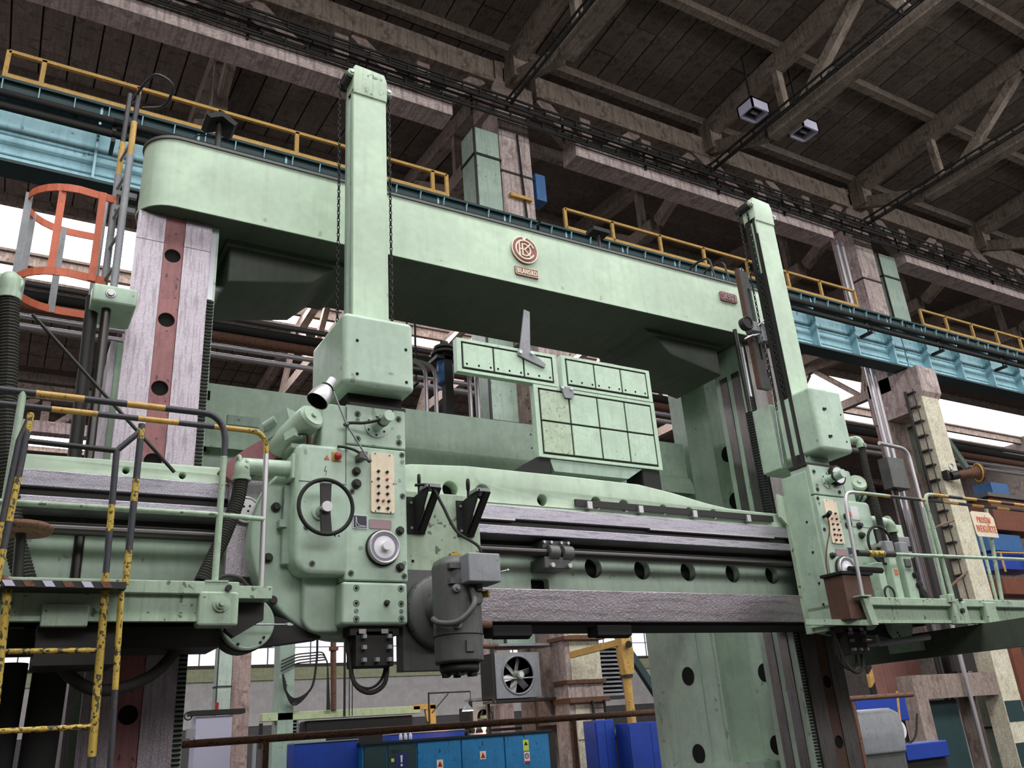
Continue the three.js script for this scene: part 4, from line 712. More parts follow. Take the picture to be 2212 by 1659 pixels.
{
  let t = thing('counterweight_box', 'left rounded green box around the ram above the tool head', 'gear box', [2.22, 4.07, -5.8], 'boxes around the rams');
  part(t, 'shell', B(1.933, 2.5, 4.075, 4.66, -6.2, -5.45, 0.045), M.green);
  for (const [x, y] of [[2.04, 4.43], [2.43, 4.42], [2.04, 4.16], [2.43, 4.15]]) part(t, 'cover_hole', disc(x, y, -5.455, -5.447, 0.012, 10), M.hollow);
  part(t, 'neck', B(2.03, 2.46, 3.98, 4.08, -6.0, -5.62), M.darker);
  t = thing('counterweight_box', 'right rounded green box around the ram above the tool head', 'gear box', [7.22, 4.1, -5.8], 'boxes around the rams');
  part(t, 'shell', B(6.985, 7.465, 4.1, 4.8, -5.95, -5.45, 0.045), M.green); part(t, 'rear_shell', B(6.985, 7.44, 4.06, 4.8, -6.32, -6.02, 0.02), M.green);
  for (const [x, y] of [[7.13, 4.55], [7.13, 4.25]]) part(t, 'cover_hole', [disc(x, y, -5.455, -5.447, 0.02, 10), disc(x + 0.03, y + 0.01, -5.455, -5.447, 0.014, 10)], M.hollow); for (const [x, y] of [[7.38, 4.52], [7.38, 4.22]]) part(t, 'cover_hole', disc(x, y, -5.455, -5.447, 0.01, 10), M.hollow);
  part(t, 'neck', B(7.02, 7.3, 3.98, 4.1, -5.9, -5.66), M.greenD);
  t = thing('depth_scale', 'slotted steel depth scale hanging left of the right ram', 'scale', [7.0, 4.8, -6.0]);
  part(t, 'bar', [XY([[6.86, 6.42], [7.0, 6.42], [7.0, 4.95], [6.86, 4.95]], -6.02, -5.97, [rr(6.94, 6.975, 5.75, 6.2, 0.015).reverse(), rr(6.94, 6.975, 5.3, 5.6, 0.015).reverse()])], M.grey); part(t, 'bar_edge', B(6.84, 6.86, 4.95, 6.44, -6.02, -5.96), M.brown);
  part(t, 'top_ring', torus([6.93, 6.45, -5.99], 0.022, 0.006), M.steel);
  const c = part(t, 'clamp', [B(6.78, 7.02, 5.6, 5.72, -5.98, -5.88, 0.01), B(6.92, 7.02, 5.48, 5.66, -5.95, -5.86, 0.01)], M.greyL); part(c, 'clamp_wheel', [C([6.74, 5.68, -5.95], [6.74, 5.68, -5.88], 0.075, 22), torus([6.74, 5.68, -5.88], 0.07, 0.01)], M.dark); part(c, 'clamp_lever', [C([6.7, 5.5, -5.9], [6.88, 5.56, -5.88], 0.018, 10), C([6.88, 5.66, -5.87], [6.94, 5.72, -5.82], 0.008, 8), C([6.66, 5.47, -5.9], [6.76, 5.52, -5.86], 0.012, 8)], M.steel);
  part(t, 'measuring_rod', C([7.0, 5.5, -5.93], [6.985, 4.1, -5.98], 0.009, 8), M.steel);
}
// ---- milling attachment beside the left head
{
  let t = thing('milling_saddle', 'stained green saddle plate with two eye bolts right of the left head', 'saddle', [2.8, 2.75, -5.85]);
  part(t, 'plate', B(2.49, 3.13, 2.79, 3.385, -5.94, -5.7, 0.008), M.greenR);
  for (const x of [2.52, 2.93]) {
    const b = part(t, 'shelf_bracket', [B(x, x + 0.14, 3.06, 3.335, -5.7, -5.685)], M.darker); part(b, 'gusset', [ZY([[-5.69, 3.33], [-5.42, 3.36], [-5.42, 3.34], [-5.66, 3.06], [-5.69, 3.06]], x + 0.05, x + 0.062), bar([x + 0.1, 3.07, -5.67], [x + 0.13, 3.35, -5.43], 0.05, 0.03)], M.darker); part(b, 'top_pad', B(x + 0.04, x + 0.15, 3.345, 3.37, -5.55, -5.42), M.greyL); part(b, 'eye_bolt', [torus([x + 0.06, 3.44, -5.6], 0.038, 0.012, [1, 0, 0.4], 18), C([x + 0.06, 3.34, -5.6], [x + 0.06, 3.4, -5.6], 0.012, 8)], M.darker);
    for (const [dx, y] of [[0.03, 3.29], [0.03, 3.1]]) part(b, 'bolt', disc(x + dx, y, -5.69, -5.678, 0.011, 8), M.greyL);
  }
  part(t, 'oil_hole', disc(2.56, 2.86, -5.705, -5.697, 0.011, 10), M.hollow);
  t = thing('milling_unit', 'dark grey milling head with upright motor housing and terminal box', 'milling unit', [2.62, 2.12, -5.3]);
  part(t, 'mounting_plate', B(2.455, 2.8, 2.1, 2.79, -5.78, -5.66), M.grey);
  part(t, 'swivel_ring', [lathe([[0.1, 0], [0.255, 0], [0.26, 0.05], [0.235, 0.09], [0.15, 0.1], [0.1, 0.1]], [2.72, 2.49, -5.66], [0, 0, 1], 40)], M.grey); for (let i = 0; i < 12; i++) { const a = 1.7 + i * 0.25; part(t, 'ring_hole', disc(2.72 + 0.245 * Math.cos(a), 2.49 + 0.245 * Math.sin(a), -5.6, -5.59, 0.006, 6), M.hollow); }
  const cx = 2.66, cz = -5.22; part(t, 'motor_body', [lathe([[0, 0], [0.155, 0], [0.16, 0.02], [0.16, 0.17], [0.163, 0.18], [0.163, 0.62], [0.15, 0.66], [0.1, 0.69], [0, 0.7]], [cx, 2.1, cz], [0, 1, 0], 36), C([cx, 2.49, cz], [2.72, 2.49, -5.6], 0.13, 24)], M.grey);
  part(t, 'body_seam', torus([cx, 2.275, cz], 0.163, 0.003, [0, 1, 0], 36), M.darker);
  part(t, 'spindle_nose', [lathe([[0, 0], [0.12, 0], [0.13, 0.02], [0.13, 0.06], [0, 0.06]], [cx, 2.04, cz], [0, 1, 0], 28)], M.dark); for (let i = 0; i < 7; i++) part(t, 'nose_lug', B(cx - 0.02 + 0.1 * Math.cos(i), cx + 0.02 + 0.1 * Math.cos(i), 2.02, 2.05, cz - 0.015 + 0.1 * Math.sin(i), cz + 0.015 + 0.1 * Math.sin(i)), M.darker);
  const tb = part(t, 'terminal_box', B(2.62, 2.86, 2.585, 2.775, cz + 0.07, cz + 0.27, 0.01), M.greyL); part(tb, 'gland', [C([2.68, 2.585, cz + 0.15], [2.68, 2.55, cz + 0.15], 0.018, 10), C([2.74, 2.585, cz + 0.17], [2.74, 2.54, cz + 0.17], 0.026, 12)], M.grey); part(tb, 'lever', [C([2.86, 2.66, cz + 0.2], [2.93, 2.67, cz + 0.24], 0.006, 8), ball([2.93, 2.67, cz + 0.24], 0.011, 8)], M.alu);
  part(t, 'cable', [T([[2.68, 2.56, cz + 0.18], [2.66, 2.44, cz + 0.24], [2.56, 2.34, cz + 0.2], [2.48, 2.35, cz + 0.08], [2.47, 2.38, cz + 0.02]], 0.02, 30, 8)], M.grey); part(t, 'feed_cable', T([[2.5, 3.37, -5.5], [2.6, 3.36, -5.45], [2.66, 3.22, -5.4], [2.72, 3.0, -5.3], [2.79, 2.84, cz + 0.12], [2.8, 2.77, cz + 0.12]], 0.011, 30, 6), M.darker);
  part(t, 'side_port', [lathe([[0, 0], [0.045, 0], [0.05, 0.03], [0.035, 0.035], [0, 0.03]], [2.72, 2.5, cz + 0.14], [0.3, 0, 1], 22)], M.grey); part(t, 'sight_glass', [C([2.79, 2.53, cz + 0.1], [2.83, 2.53, cz + 0.14], 0.022, 14)], M.brass, 'brass sight glass'); part(t, 'top_valve', [C([cx, 2.79, cz], [cx, 2.83, cz], 0.02, 10), B(cx - 0.04, cx + 0.04, 2.8, 2.82, cz - 0.02, cz + 0.02)], M.brass);
  for (const [y, a] of [[2.56, -0.5], [2.33, -0.4]]) part(t, 'bolt_ear', [C([cx - 0.08, y, cz + 0.13], [cx - 0.08, y, cz + 0.17], 0.026, 12), C([cx - 0.08, y, cz + 0.17], [cx - 0.08, y, cz + 0.19], 0.014, 8)], M.greyL);
  for (const y of [2.69, 2.59]) part(t, 'hinge', B(cx - 0.12, cx, y, y + 0.035, cz + 0.1, cz + 0.16), M.grey); part(t, 'latch', B(cx - 0.03, cx + 0.03, 2.16, 2.23, cz + 0.155, cz + 0.175), M.grey); part(t, 'drain_tap', C([cx + 0.15, 2.2, cz + 0.05], [cx + 0.26, 2.2, cz + 0.07], 0.014, 8), M.rust); part(t, 'filler_cap', C([cx + 0.15, 2.34, cz + 0.05], [cx + 0.22, 2.34, cz + 0.06], 0.026, 10), M.rust);
}
// ---- work lamp on the left head
{
  const t = thing('work_lamp', 'silver bell shaped work lamp on a jointed rod over the left head', 'lamp', [2.15, 3.5, -5.5]);
  const ax = [-0.52, -0.84, 0.14];
  part(t, 'shade', lathe([[0.03, 0], [0.05, 0.02], [0.075, 0.09], [0.08, 0.15], [0.076, 0.15], [0.07, 0.09], [0.045, 0.025], [0.0, 0.02]], [1.8, 4.0, -5.4], ax, 28), M.alu); part(t, 'shade_lining', lathe([[0, 0.022], [0.044, 0.027], [0.068, 0.09], [0.074, 0.149]], [1.8, 4.0, -5.4], ax, 28), M.darker);
  part(t, 'socket', C([1.8, 4.0, -5.4], [1.842, 4.068, -5.412], 0.03, 18), M.white); part(t, 'clamp_ring', torus([1.797, 3.995, -5.397], 0.04, 0.008, ax, 20), M.darker);
  part(t, 'upper_rod', C([1.84, 3.97, -5.39], [1.945, 3.735, -5.4], 0.007, 8), M.greyL); part(t, 'joint', [ball([1.945, 3.735, -5.4], 0.018), ball([2.12, 3.495, -5.42], 0.017), ball([1.835, 3.98, -5.39], 0.014)], M.grey); part(t, 'lower_rod', C([1.945, 3.735, -5.4], [2.12, 3.495, -5.42], 0.007, 8), M.greyL);
  part(t, 'base_clamp', [B(2.06, 2.11, 3.52, 3.56, -5.55, -5.46, 0.006), B(2.085, 2.14, 3.54, 3.59, -5.55, -5.5, 0.006), C([2.12, 3.495, -5.42], [2.09, 3.54, -5.5], 0.01, 8)], M.grey);
  part(t, 'lamp_cable', T([[2.27, 3.86, -5.34], [2.2, 3.81, -5.4], [2.1, 3.79, -5.46], [2.0, 3.79, -5.5], [1.97, 3.78, -5.53]], 0.012, 20, 7), M.rubber); part(t, 'lamp_cable', T([[2.1, 3.56, -5.5], [2.04, 3.59, -5.5], [1.97, 3.615, -5.53], [1.93, 3.62, -5.548]], 0.01, 16, 7), M.rubber);
}
// ================================================================ PLATFORMS, LADDERS, HOSES
function stripes(t, pts, r, cuts, first) { // striped tube along straight pieces: cuts are x positions
  let yel = first; for (let i = 0; i < cuts.length - 1; i++) { part(t, 'striped_rail', C([cuts[i], pts[1], pts[2]], [cuts[i + 1], pts[1], pts[2]], r, 10), yel ? M.yel : M.blk); yel = !yel; }
}
{
  const t = thing('operator_platform', 'left green operator platform with striped guard rails', 'platform', [0.3, 2.33, -5.5]);
  part(t, 'deck', B(-1.6, 1.205, 2.555, 2.585, -5.9, -5.2), M.greenR);
  part(t, 'front_channel', [B(-1.6, 1.215, 2.515, 2.588, -5.24, -5.185, 0.006), B(-1.6, 1.0, 2.385, 2.515, -5.24, -5.225), B(-1.6, 1.0, 2.365, 2.39, -5.26, -5.205)], M.greenP);
  part(t, 'pivot_block', B(0.99, 1.218, 2.335, 2.535, -5.3, -5.18, 0.018), M.greenP); part(t, 'pivot_boss', [disc(1.112, 2.458, -5.18, -5.165, 0.045, 24), disc(1.112, 2.458, -5.165, -5.15, 0.03, 20), disc(1.112, 2.458, -5.15, -5.125, 0.016, 12)], M.greenP); part(t, 'pivot_bolt', disc(1.15, 2.55, -5.185, -5.16, 0.018, 12), M.dark);
  part(t, 'end_bracket', [B(1.218, 1.43, 2.505, 2.58, -5.5, -5.26, 0.004), B(1.218, 1.43, 2.4, 2.5, -5.5, -5.45)], M.greenP); part(t, 'end_gusset', XY([[1.2, 2.5], [1.42, 2.5], [1.42, 2.4], [1.25, 2.3], [1.2, 2.34]], -5.48, -5.4), M.dark); part(t, 'end_bolt', disc(1.37, 2.45, -5.45, -5.43, 0.018, 12), M.greenD);
  part(t, 'hanger_plate', B(0.205, 0.43, 2.335, 2.45, -5.235, -5.19, 0.008), M.greenP); part(t, 'under_beam', [B(-1.6, 1.2, 2.26, 2.37, -5.95, -5.55), B(0.2, 0.6, 2.15, 2.36, -5.7, -5.3)], M.dark);
  part(t, 'base_plate', [B(1.02, 1.15, 2.585, 2.595, -5.26, -5.18), B(1.33, 1.47, 2.58, 2.59, -5.5, -5.4)], M.greenP);
  stripes(t, [0, 3.632, -5.22], 0.02, [-1.4, -0.85, -0.4, 0.025, 0.275, 0.505, 0.72, 0.935], false);
  part(t, 'rail_bend', T([[0.935, 3.632, -5.22], [1.0, 3.622, -5.22], [1.06, 3.57, -5.22], [1.085, 3.48, -5.22], [1.087, 3.36, -5.22]], 0.02, 20, 10), M.blk); part(t, 'corner_post', C([1.087, 3.36, -5.22], [1.08, 2.59, -5.22], 0.02, 12), M.greenP);
  part(t, 'middle_rail', [C([-1.4, 2.992, -5.22], [1.08, 2.992, -5.22], 0.017, 10), C([1.08, 2.992, -5.22], [1.41, 3.04, -5.45], 0.016, 10)], M.greenP); part(t, 'guard_post', C([-0.04, 3.63, -5.22], [-0.04, 2.59, -5.22], 0.02, 12), M.greenP); part(t, 'guard_post', C([-1.2, 3.63, -5.22], [-1.2, 2.59, -5.22], 0.02, 12), M.greenP);
  stripes(t, [0, 3.632, -5.45], 0.018, [-1.4, -0.9, -0.4, 0.12, 0.37, 0.6, 0.84, 1.06, 1.28], false);
  part(t, 'rail_bend', T([[1.28, 3.632, -5.45], [1.35, 3.622, -5.45], [1.395, 3.57, -5.45], [1.405, 3.48, -5.45]], 0.018, 16, 10), M.yelW); part(t, 'corner_post', C([1.405, 3.48, -5.45], [1.41, 2.59, -5.45], 0.018, 12), M.alu); part(t, 'toe_hoop', T([[1.1, 2.6, -5.4], [1.16, 2.66, -5.42], [1.27, 2.66, -5.44], [1.34, 2.6, -5.46]], 0.012, 16, 8), M.dark);
  part(t, 'brace', C([-0.06, 4.35, -5.7], [0.88, 3.38, -5.7], 0.012, 8), M.dark);
}
{
  const t = thing('access_ladder', 'worn yellow and black access ladder hanging from the left platform', 'ladder', [0.3, 0, -5.1]), z = -5.08;
  const seg = (name, a, b, ts, r, first = true) => { const A = V(...a), Bv = V(...b); let y = first; for (let i = 0; i < ts.length - 1; i++) { const p = A.clone().lerp(Bv, ts[i]), q = A.clone().lerp(Bv, ts[i + 1]); part(t, name, C(p.toArray(), q.toArray(), r, 10), y ? M.yelW : M.blk); y = !y; } };
  seg('stringer', [0.035, 2.52, z], [0.13, 0, z], [0, 0.28, 0.38, 0.7, 1], 0.021); seg('stringer', [0.487, 2.52, z], [0.56, 0, z], [0, 0.33, 0.36, 0.7, 1], 0.021); seg('hand_pole', [0.565, 2.5, z + 0.02], [0.66, 0, z + 0.02], [0, 0.2, 0.42, 0.75, 1], 0.016);
  for (const y of [2.2, 1.83, 1.46, 1.09, 0.72, 0.35]) part(t, 'rung', C([0.035 + (2.52 - y) * 0.038, y, z], [0.487 + (2.52 - y) * 0.029, y, z], 0.014, 10), M.yelW);
  part(t, 'top_hook', T([[0.035, 2.48, z], [0.03, 2.54, z], [0.0, 2.56, z - 0.02], [-0.03, 2.53, z - 0.04]], 0.02, 14, 8), M.rust);
  const st = part(t, 'step_plate', B(0.0, 0.58, 2.505, 2.54, -5.18, -5.0), M.dark); for (let i = 0; i < 6; i++) part(st, 'edge_stripe', XY([[0.09 * i + 0.02, 2.508], [0.09 * i + 0.065, 2.508], [0.09 * i + 0.045, 2.538], [0.09 * i + 0.0, 2.538]], -5.0, -4.997), i % 2 ? M.rust : M.lilac);
  seg('guard_upright', [0.583, 3.465, z], [0.583, 2.54, z], [0, 0.03, 0.1, 0.36, 0.5, 0.8, 1], 0.019, false); seg('guard_upright', [0.465, 3.29, z], [0.482, 2.54, z], [0, 0.42, 0.62, 0.92, 1], 0.018, false); seg('guard_upright', [0.015, 3.46, z], [-0.02, 2.54, z], [0, 0.12, 0.4, 0.66, 0.82, 1], 0.019, true); seg('guard_upright', [-0.02, 3.3, z], [-0.05, 2.54, z], [0, 0.6, 1], 0.018, false);
  part(t, 'guard_bar', C([0.02, 3.3, z], [0.465, 3.29, z], 0.016, 10), M.dark); part(t, 'guard_bar', C([0.465, 3.29, z], [0.578, 3.42, z], 0.017, 10), M.blk); part(t, 'guard_bar', C([-0.02, 3.3, z], [0.015, 3.45, z], 0.016, 10), M.blk);
}
{
  const t = thing('work_stool', 'dark round work stool standing on the left platform', 'stool', [0.06, 2.585, -5.6]);
  part(t, 'seat', lathe([[0, 0], [0.15, 0], [0.165, 0.02], [0.165, 0.035], [0.15, 0.05], [0, 0.055]], [0.06, 2.91, -5.6], [0, 1, 0], 30), M.rust); part(t, 'column', C([0.08, 2.585, -5.6], [0.06, 2.91, -5.6], 0.028, 12), M.dark);
}
// hoses and stand pipe at the far left
{
  const t = thing('cable_riser', 'grey green elbow pipe with a thick ribbed hose at the left edge', 'hose', [-0.18, 2.4, -5.95]);
  part(t, 'elbow', [T([[-0.24, 4.72, -6.25], [-0.235, 4.73, -6.05], [-0.225, 4.7, -5.96], [-0.215, 4.58, -5.95]], 0.06, 18, 14), torus([-0.225, 4.71, -6.0], 0.068, 0.014, [0, 0.3, 1], 22), C([-0.215, 4.6, -5.95], [-0.213, 4.55, -5.95], 0.072, 18)], M.greenP);
  part(t, 'ribbed_hose', hose([[-0.213, 4.56, -5.95], [-0.17, 4.2, -5.95], [-0.1, 3.6, -5.95], [0.02, 3.0, -5.95], [0.16, 2.6, -5.9], [0.22, 2.4, -5.8]], 0.062, 0.02), M.rubber);
  part(t, 'arm', C([-0.24, 4.72, -6.25], [-0.24, 4.72, -7.4], 0.055, 14), M.greenP);
  const u = thing('under_hose', 'black cable loop hanging under the left platform', 'hose', [0.7, 2.0, -5.7]); part(u, 'loop', T([[1.05, 2.35, -5.75], [0.85, 2.12, -5.75], [0.55, 2.05, -5.72], [0.35, 2.2, -5.7], [0.3, 2.36, -5.7]], 0.035, 30, 10), M.rubber);
}
for (const [x, z, r, l] of [[0.3, -6.2, 0.1, 'thick black stand pipe under the left platform, right of three'], [0.1, -6.2, 0.075, 'thick black stand pipe under the left platform, middle of three'], [-0.09, -6.2, 0.06, 'thick black stand pipe under the left platform, left of three']])
  one('stand_pipe', l, 'pipe', [x, 0, z], [C([x, 0, z], [x + 0.04, 2.25, z], r, 16)], M.darker, 'stand pipes under the left platform');
// caged ladder on the left machine column
{
  const t = thing('caged_ladder', 'caged ladder with orange hoops left of the left machine column', 'ladder', [0.3, 4.9, -7.3]);
  for (const [x, z, y1] of [[0.4, -6.95, 7.3], [0.45, -6.62, 7.05]]) { part(t, 'stringer', C([x, 4.9, z], [x, 6.4, z], 0.03, 10), M.greyL); part(t, 'stringer_top', C([x, 6.4, z], [x, 6.75, z], 0.026, 10), M.yel); part(t, 'stringer_top', C([x, 6.75, z], [x + 0.01, y1, z], 0.022, 10), M.blk); }
  for (let y = 5.05; y < 6.6; y += 0.3) part(t, 'rung', C([0.4, y, -6.95], [0.45, y, -6.62], 0.014, 8), M.greyL);
  for (const y of [6.15, 6.0]) part(t, 'wall_bracket', B(0.4, 0.56, y, y + 0.045, -6.9, -6.86), M.greyL); part(t, 'top_hoop', T([[0.46, 7.0, -6.62], [0.42, 7.04, -6.75], [0.55, 7.05, -6.3], [0.68, 7.0, -6.3], [0.66, 6.95, -6.55], [0.5, 6.92, -6.62]], 0.014, 30, 8), M.blk);
  for (const y of [6.13, 5.33]) { const o = [], q = []; for (let i = 0; i <= 14; i++) { const a = -0.5 * PI - i * PI / 14; o.push([0.12 + 0.36 * Math.cos(a) * 1.05, y, -7.25 - 0.36 * Math.sin(a)]); } const fr = (pts, h, th) => { const s = []; pts.forEach((p, i) => { const n = pts[i + 1]; if (n) s.push(bar([p[0], p[1], p[2]], [n[0], n[1], n[2]], th, h)); }); return s; };
    part(t, 'cage_hoop', [fr(o, 0.07, 0.012), bar([0.12, y, -6.89], [0.42, y, -6.93], 0.012, 0.07), bar([0.12, y, -7.61], [0.36, y, -7.61], 0.012, 0.07)], M.orange); }
  for (const [x, z] of [[0.3, -6.9], [0.0, -6.92], [-0.24, -7.15], [-0.2, -7.45], [0.05, -7.6], [0.35, -7.6]]) part(t, 'cage_strap', B(x - 0.028, x + 0.028, 5.3, 6.16, z - 0.006, z + 0.006), z > -7 ? M.orange : M.greyL);
  part(t, 'rear_stringer', C([0.36, 4.9, -7.61], [0.36, 6.6, -7.61], 0.025, 8), M.greyL);
}
// ---- right platform
{
  const t = thing('operator_platform', 'right green operator platform with sign on its rails', 'platform', [8.4, 2.33, -5.5]);
  part(t, 'deck', B(6.83, 11, 2.555, 2.585, -5.95, -5.2), M.greenR);
  part(t, 'front_channel', [B(6.82, 11, 2.515, 2.588, -5.24, -5.185, 0.006), B(6.85, 11, 2.385, 2.515, -5.26, -5.24), B(6.85, 11, 2.36, 2.388, -5.28, -5.21)], M.greenP);
  part(t, 'end_plate', XY([[6.74, 2.6], [6.84, 2.59], [6.88, 2.34], [6.8, 2.34]], -5.22, -5.18), M.greenP); part(t, 'front_foot', bar([6.42, 2.42, -5.6], [6.86, 2.36, -5.2], 0.05, 0.05), M.greenP);
  for (const [a, b] of [[8.03, 8.25], [8.56, 8.74]]) part(t, 'hanger_plate', B(a, b, 2.345, 2.56, -5.24, -5.165, 0.01), M.greenP); part(t, 'hanger_bolt', [disc(8.14, 2.47, -5.165, -5.14, 0.024, 14), disc(8.16, 2.575, -5.17, -5.145, 0.018, 12)], M.dark); part(t, 'end_cap', B(7.99, 8.09, 2.55, 2.63, -5.26, -5.16, 0.008), M.greenP);
  part(t, 'side_girder', [B(8.5, 8.6, 2.1, 2.355, -7.4, -4.5), B(8.6, 9.6, 2.3, 2.355, -7.4, -5.3)], M.grimeShade); part(t, 'inner_plate', B(8.44, 8.5, 2.18, 2.33, -6.3, -5.9), M.green); part(t, 'drain_pipe', [pipe([[7.35, 2.3, -5.6], [7.35, 2.22, -5.6], [7.95, 2.26, -5.45]], 0.03, 0.06), pipe([[7.35, 2.22, -5.6], [7.1, 2.2, -5.7]], 0.02)], M.greyL);  // dark paint stands for the shade on the girder side turned from the light
  part(t, 'rail_bend', T([[6.805, 3.3, -5.2], [6.835, 3.5, -5.2], [6.87, 3.56, -5.2], [6.95, 3.58, -5.2], [7.05, 3.58, -5.2]], 0.018, 18, 10), M.alu); part(t, 'corner_post', C([6.77, 2.59, -5.2], [6.805, 3.3, -5.2], 0.018, 12), M.alu); part(t, 'post_foot', B(6.7, 6.83, 2.588, 2.6, -5.25, -5.15), M.greenP);
  stripes(t, [0, 3.582, -5.2], 0.017, [7.05, 7.5, 7.98, 8.06], true); part(t, 'top_rail', C([7.05, 3.583, -5.2], [7.45, 3.583, -5.2], 0.0175, 10), M.greenP);
  part(t, 'rail_bend', T([[8.11, 3.42, -5.22], [8.105, 3.55, -5.22], [8.14, 3.64, -5.22], [8.24, 3.66, -5.22]], 0.02, 14, 10), M.greenP); part(t, 'guard_post', C([8.11, 3.42, -5.22], [8.14, 2.6, -5.22], 0.022, 12), M.greenP);
  stripes(t, [0, 3.66, -5.22], 0.018, [8.24, 8.5, 8.75, 9.0, 9.2, 9.45, 9.7, 9.95, 10.2], true); stripes(t, [0, 3.6, -5.24], 0.016, [8.12, 8.42, 8.68, 8.92, 9.14, 9.38, 9.62, 9.9, 10.2], false);
  part(t, 'guard_post', C([9.2, 3.58, -5.25], [9.02, 2.6, -5.25], 0.02, 12), M.greenP); part(t, 'guard_post', C([8.95, 3.72, -5.8], [8.92, 2.6, -5.8], 0.018, 10), M.greenP); part(t, 'guard_post', C([9.9, 3.72, -5.8], [9.85, 2.6, -5.8], 0.018, 10), M.greenP);
  part(t, 'middle_rail', C([7.36, 3.0, -5.2], [10.2, 3.04, -5.2], 0.017, 10), M.greenP); part(t, 'padded_rail', C([6.83, 2.99, -5.2], [7.36, 3.0, -5.2], 0.03, 12), M.rubber, 'dark padded rail end'); part(t, 'pad_stripe', C([6.98, 2.992, -5.2], [7.2, 2.997, -5.2], 0.0315, 12), M.yelW);
  for (const y of [3.35, 2.75]) part(t, 'end_rail', C([8.12, y - 0.05, -5.22], [9.6, y + 0.28, -5.9], 0.013, 8), M.rust);
}
{
  const t = thing('notice_sign', 'cream notice with red lettering PROSÍM NEKUŘTE on the right platform rail', 'sign', [9.0, 3.24, -5.22]);
  part(t, 'board', XY([[8.8, 3.5], [8.83, 3.52], [9.14, 3.52], [9.2, 3.46], [9.2, 3.25], [8.83, 3.25], [8.81, 3.28]], -5.205, -5.198), M.cream);
  const thin = await new FontLoader().loadAsync('fonts/droid/droid_sans_regular.typeface.json');
  part(t, 'lettering', [text('PROSIM', 8.88, 9.12, 3.4, 3.465, -5.198, 0.003), bar([9.03, 3.475, -5.196], [9.05, 3.49, -5.196], 0.004, 0.005), text('NEKURTE', 8.84, 9.185, 3.3, 3.372, -5.198, 0.003), bar([9.055, 3.39, -5.196], [9.068, 3.378, -5.196], 0.004, 0.005), bar([9.068, 3.378, -5.196], [9.081, 3.39, -5.196], 0.004, 0.005)], M.orange);
}
{
  let t = thing('scrap_box', 'rusty brown box with black lid hung in front of the right tool head', 'box', [6.85, 2.4, -5.35]);
  part(t, 'body', B(6.63, 7.02, 2.4, 2.8, -5.48, -5.26, 0.008), M.brown); part(t, 'lid', B(6.61, 7.04, 2.8, 2.83, -5.5, -5.24, 0.006), M.darker); part(t, 'handle', C([6.75, 2.85, -5.26], [7.2, 2.85, -5.26], 0.028, 12), M.darker);
  t = thing('valve_stand', 'green valve stand with grey switch boxes behind the right handwheel', 'valve stand', [7.6, 2.585, -5.42]);
  part(t, 'stand', [B(7.5, 7.6, 2.585, 3.12, -5.5, -5.36, 0.01), B(7.75, 7.9, 2.585, 3.1, -5.55, -5.4, 0.01), B(7.26, 7.36, 2.585, 2.95, -5.44, -5.34, 0.01)], M.green); part(t, 'switch_box', B(7.47, 7.59, 3.04, 3.17, -5.42, -5.34, 0.012), M.greyL); part(t, 'switch_box', B(7.74, 7.87, 3.05, 3.18, -5.46, -5.38, 0.012), M.greyL); part(t, 'socket_box', B(7.77, 7.86, 2.93, 3.01, -5.42, -5.38, 0.006), M.grey); part(t, 'red_label', B(7.53, 7.58, 2.84, 2.89, -5.36, -5.355), M.orange);
  for (const [x, y] of [[7.9, 2.75], [7.93, 2.66], [7.88, 2.85]]) part(t, 'valve', [C([x, y, -5.45], [x, y, -5.36], 0.03, 12)], M.darker); part(t, 'hand_hoop', torus([7.3, 2.64, -5.3], 0.07, 0.01, [0, 0, 1], 24), M.dark);
  t = thing('box_conduit', 'green elbow and black hose dropping from the right ram box', 'hose', [7.6, 3.1, -5.5]);
  part(t, 'arm', C([7.44, 4.24, -5.7], [7.62, 4.3, -5.55], 0.04, 14), M.green); part(t, 'elbow', [T([[7.56, 4.28, -5.6], [7.62, 4.3, -5.55], [7.665, 4.29, -5.52], [7.67, 4.22, -5.5]], 0.042, 14, 14), C([7.67, 4.24, -5.5], [7.67, 4.2, -5.5], 0.05, 16)], M.greenP); part(t, 'hose', hose([[7.67, 4.21, -5.5], [7.66, 3.9, -5.5], [7.68, 3.5, -5.5], [7.74, 3.1, -5.55], [7.76, 2.6, -5.6]], 0.034, 0.016), M.rubber);
}
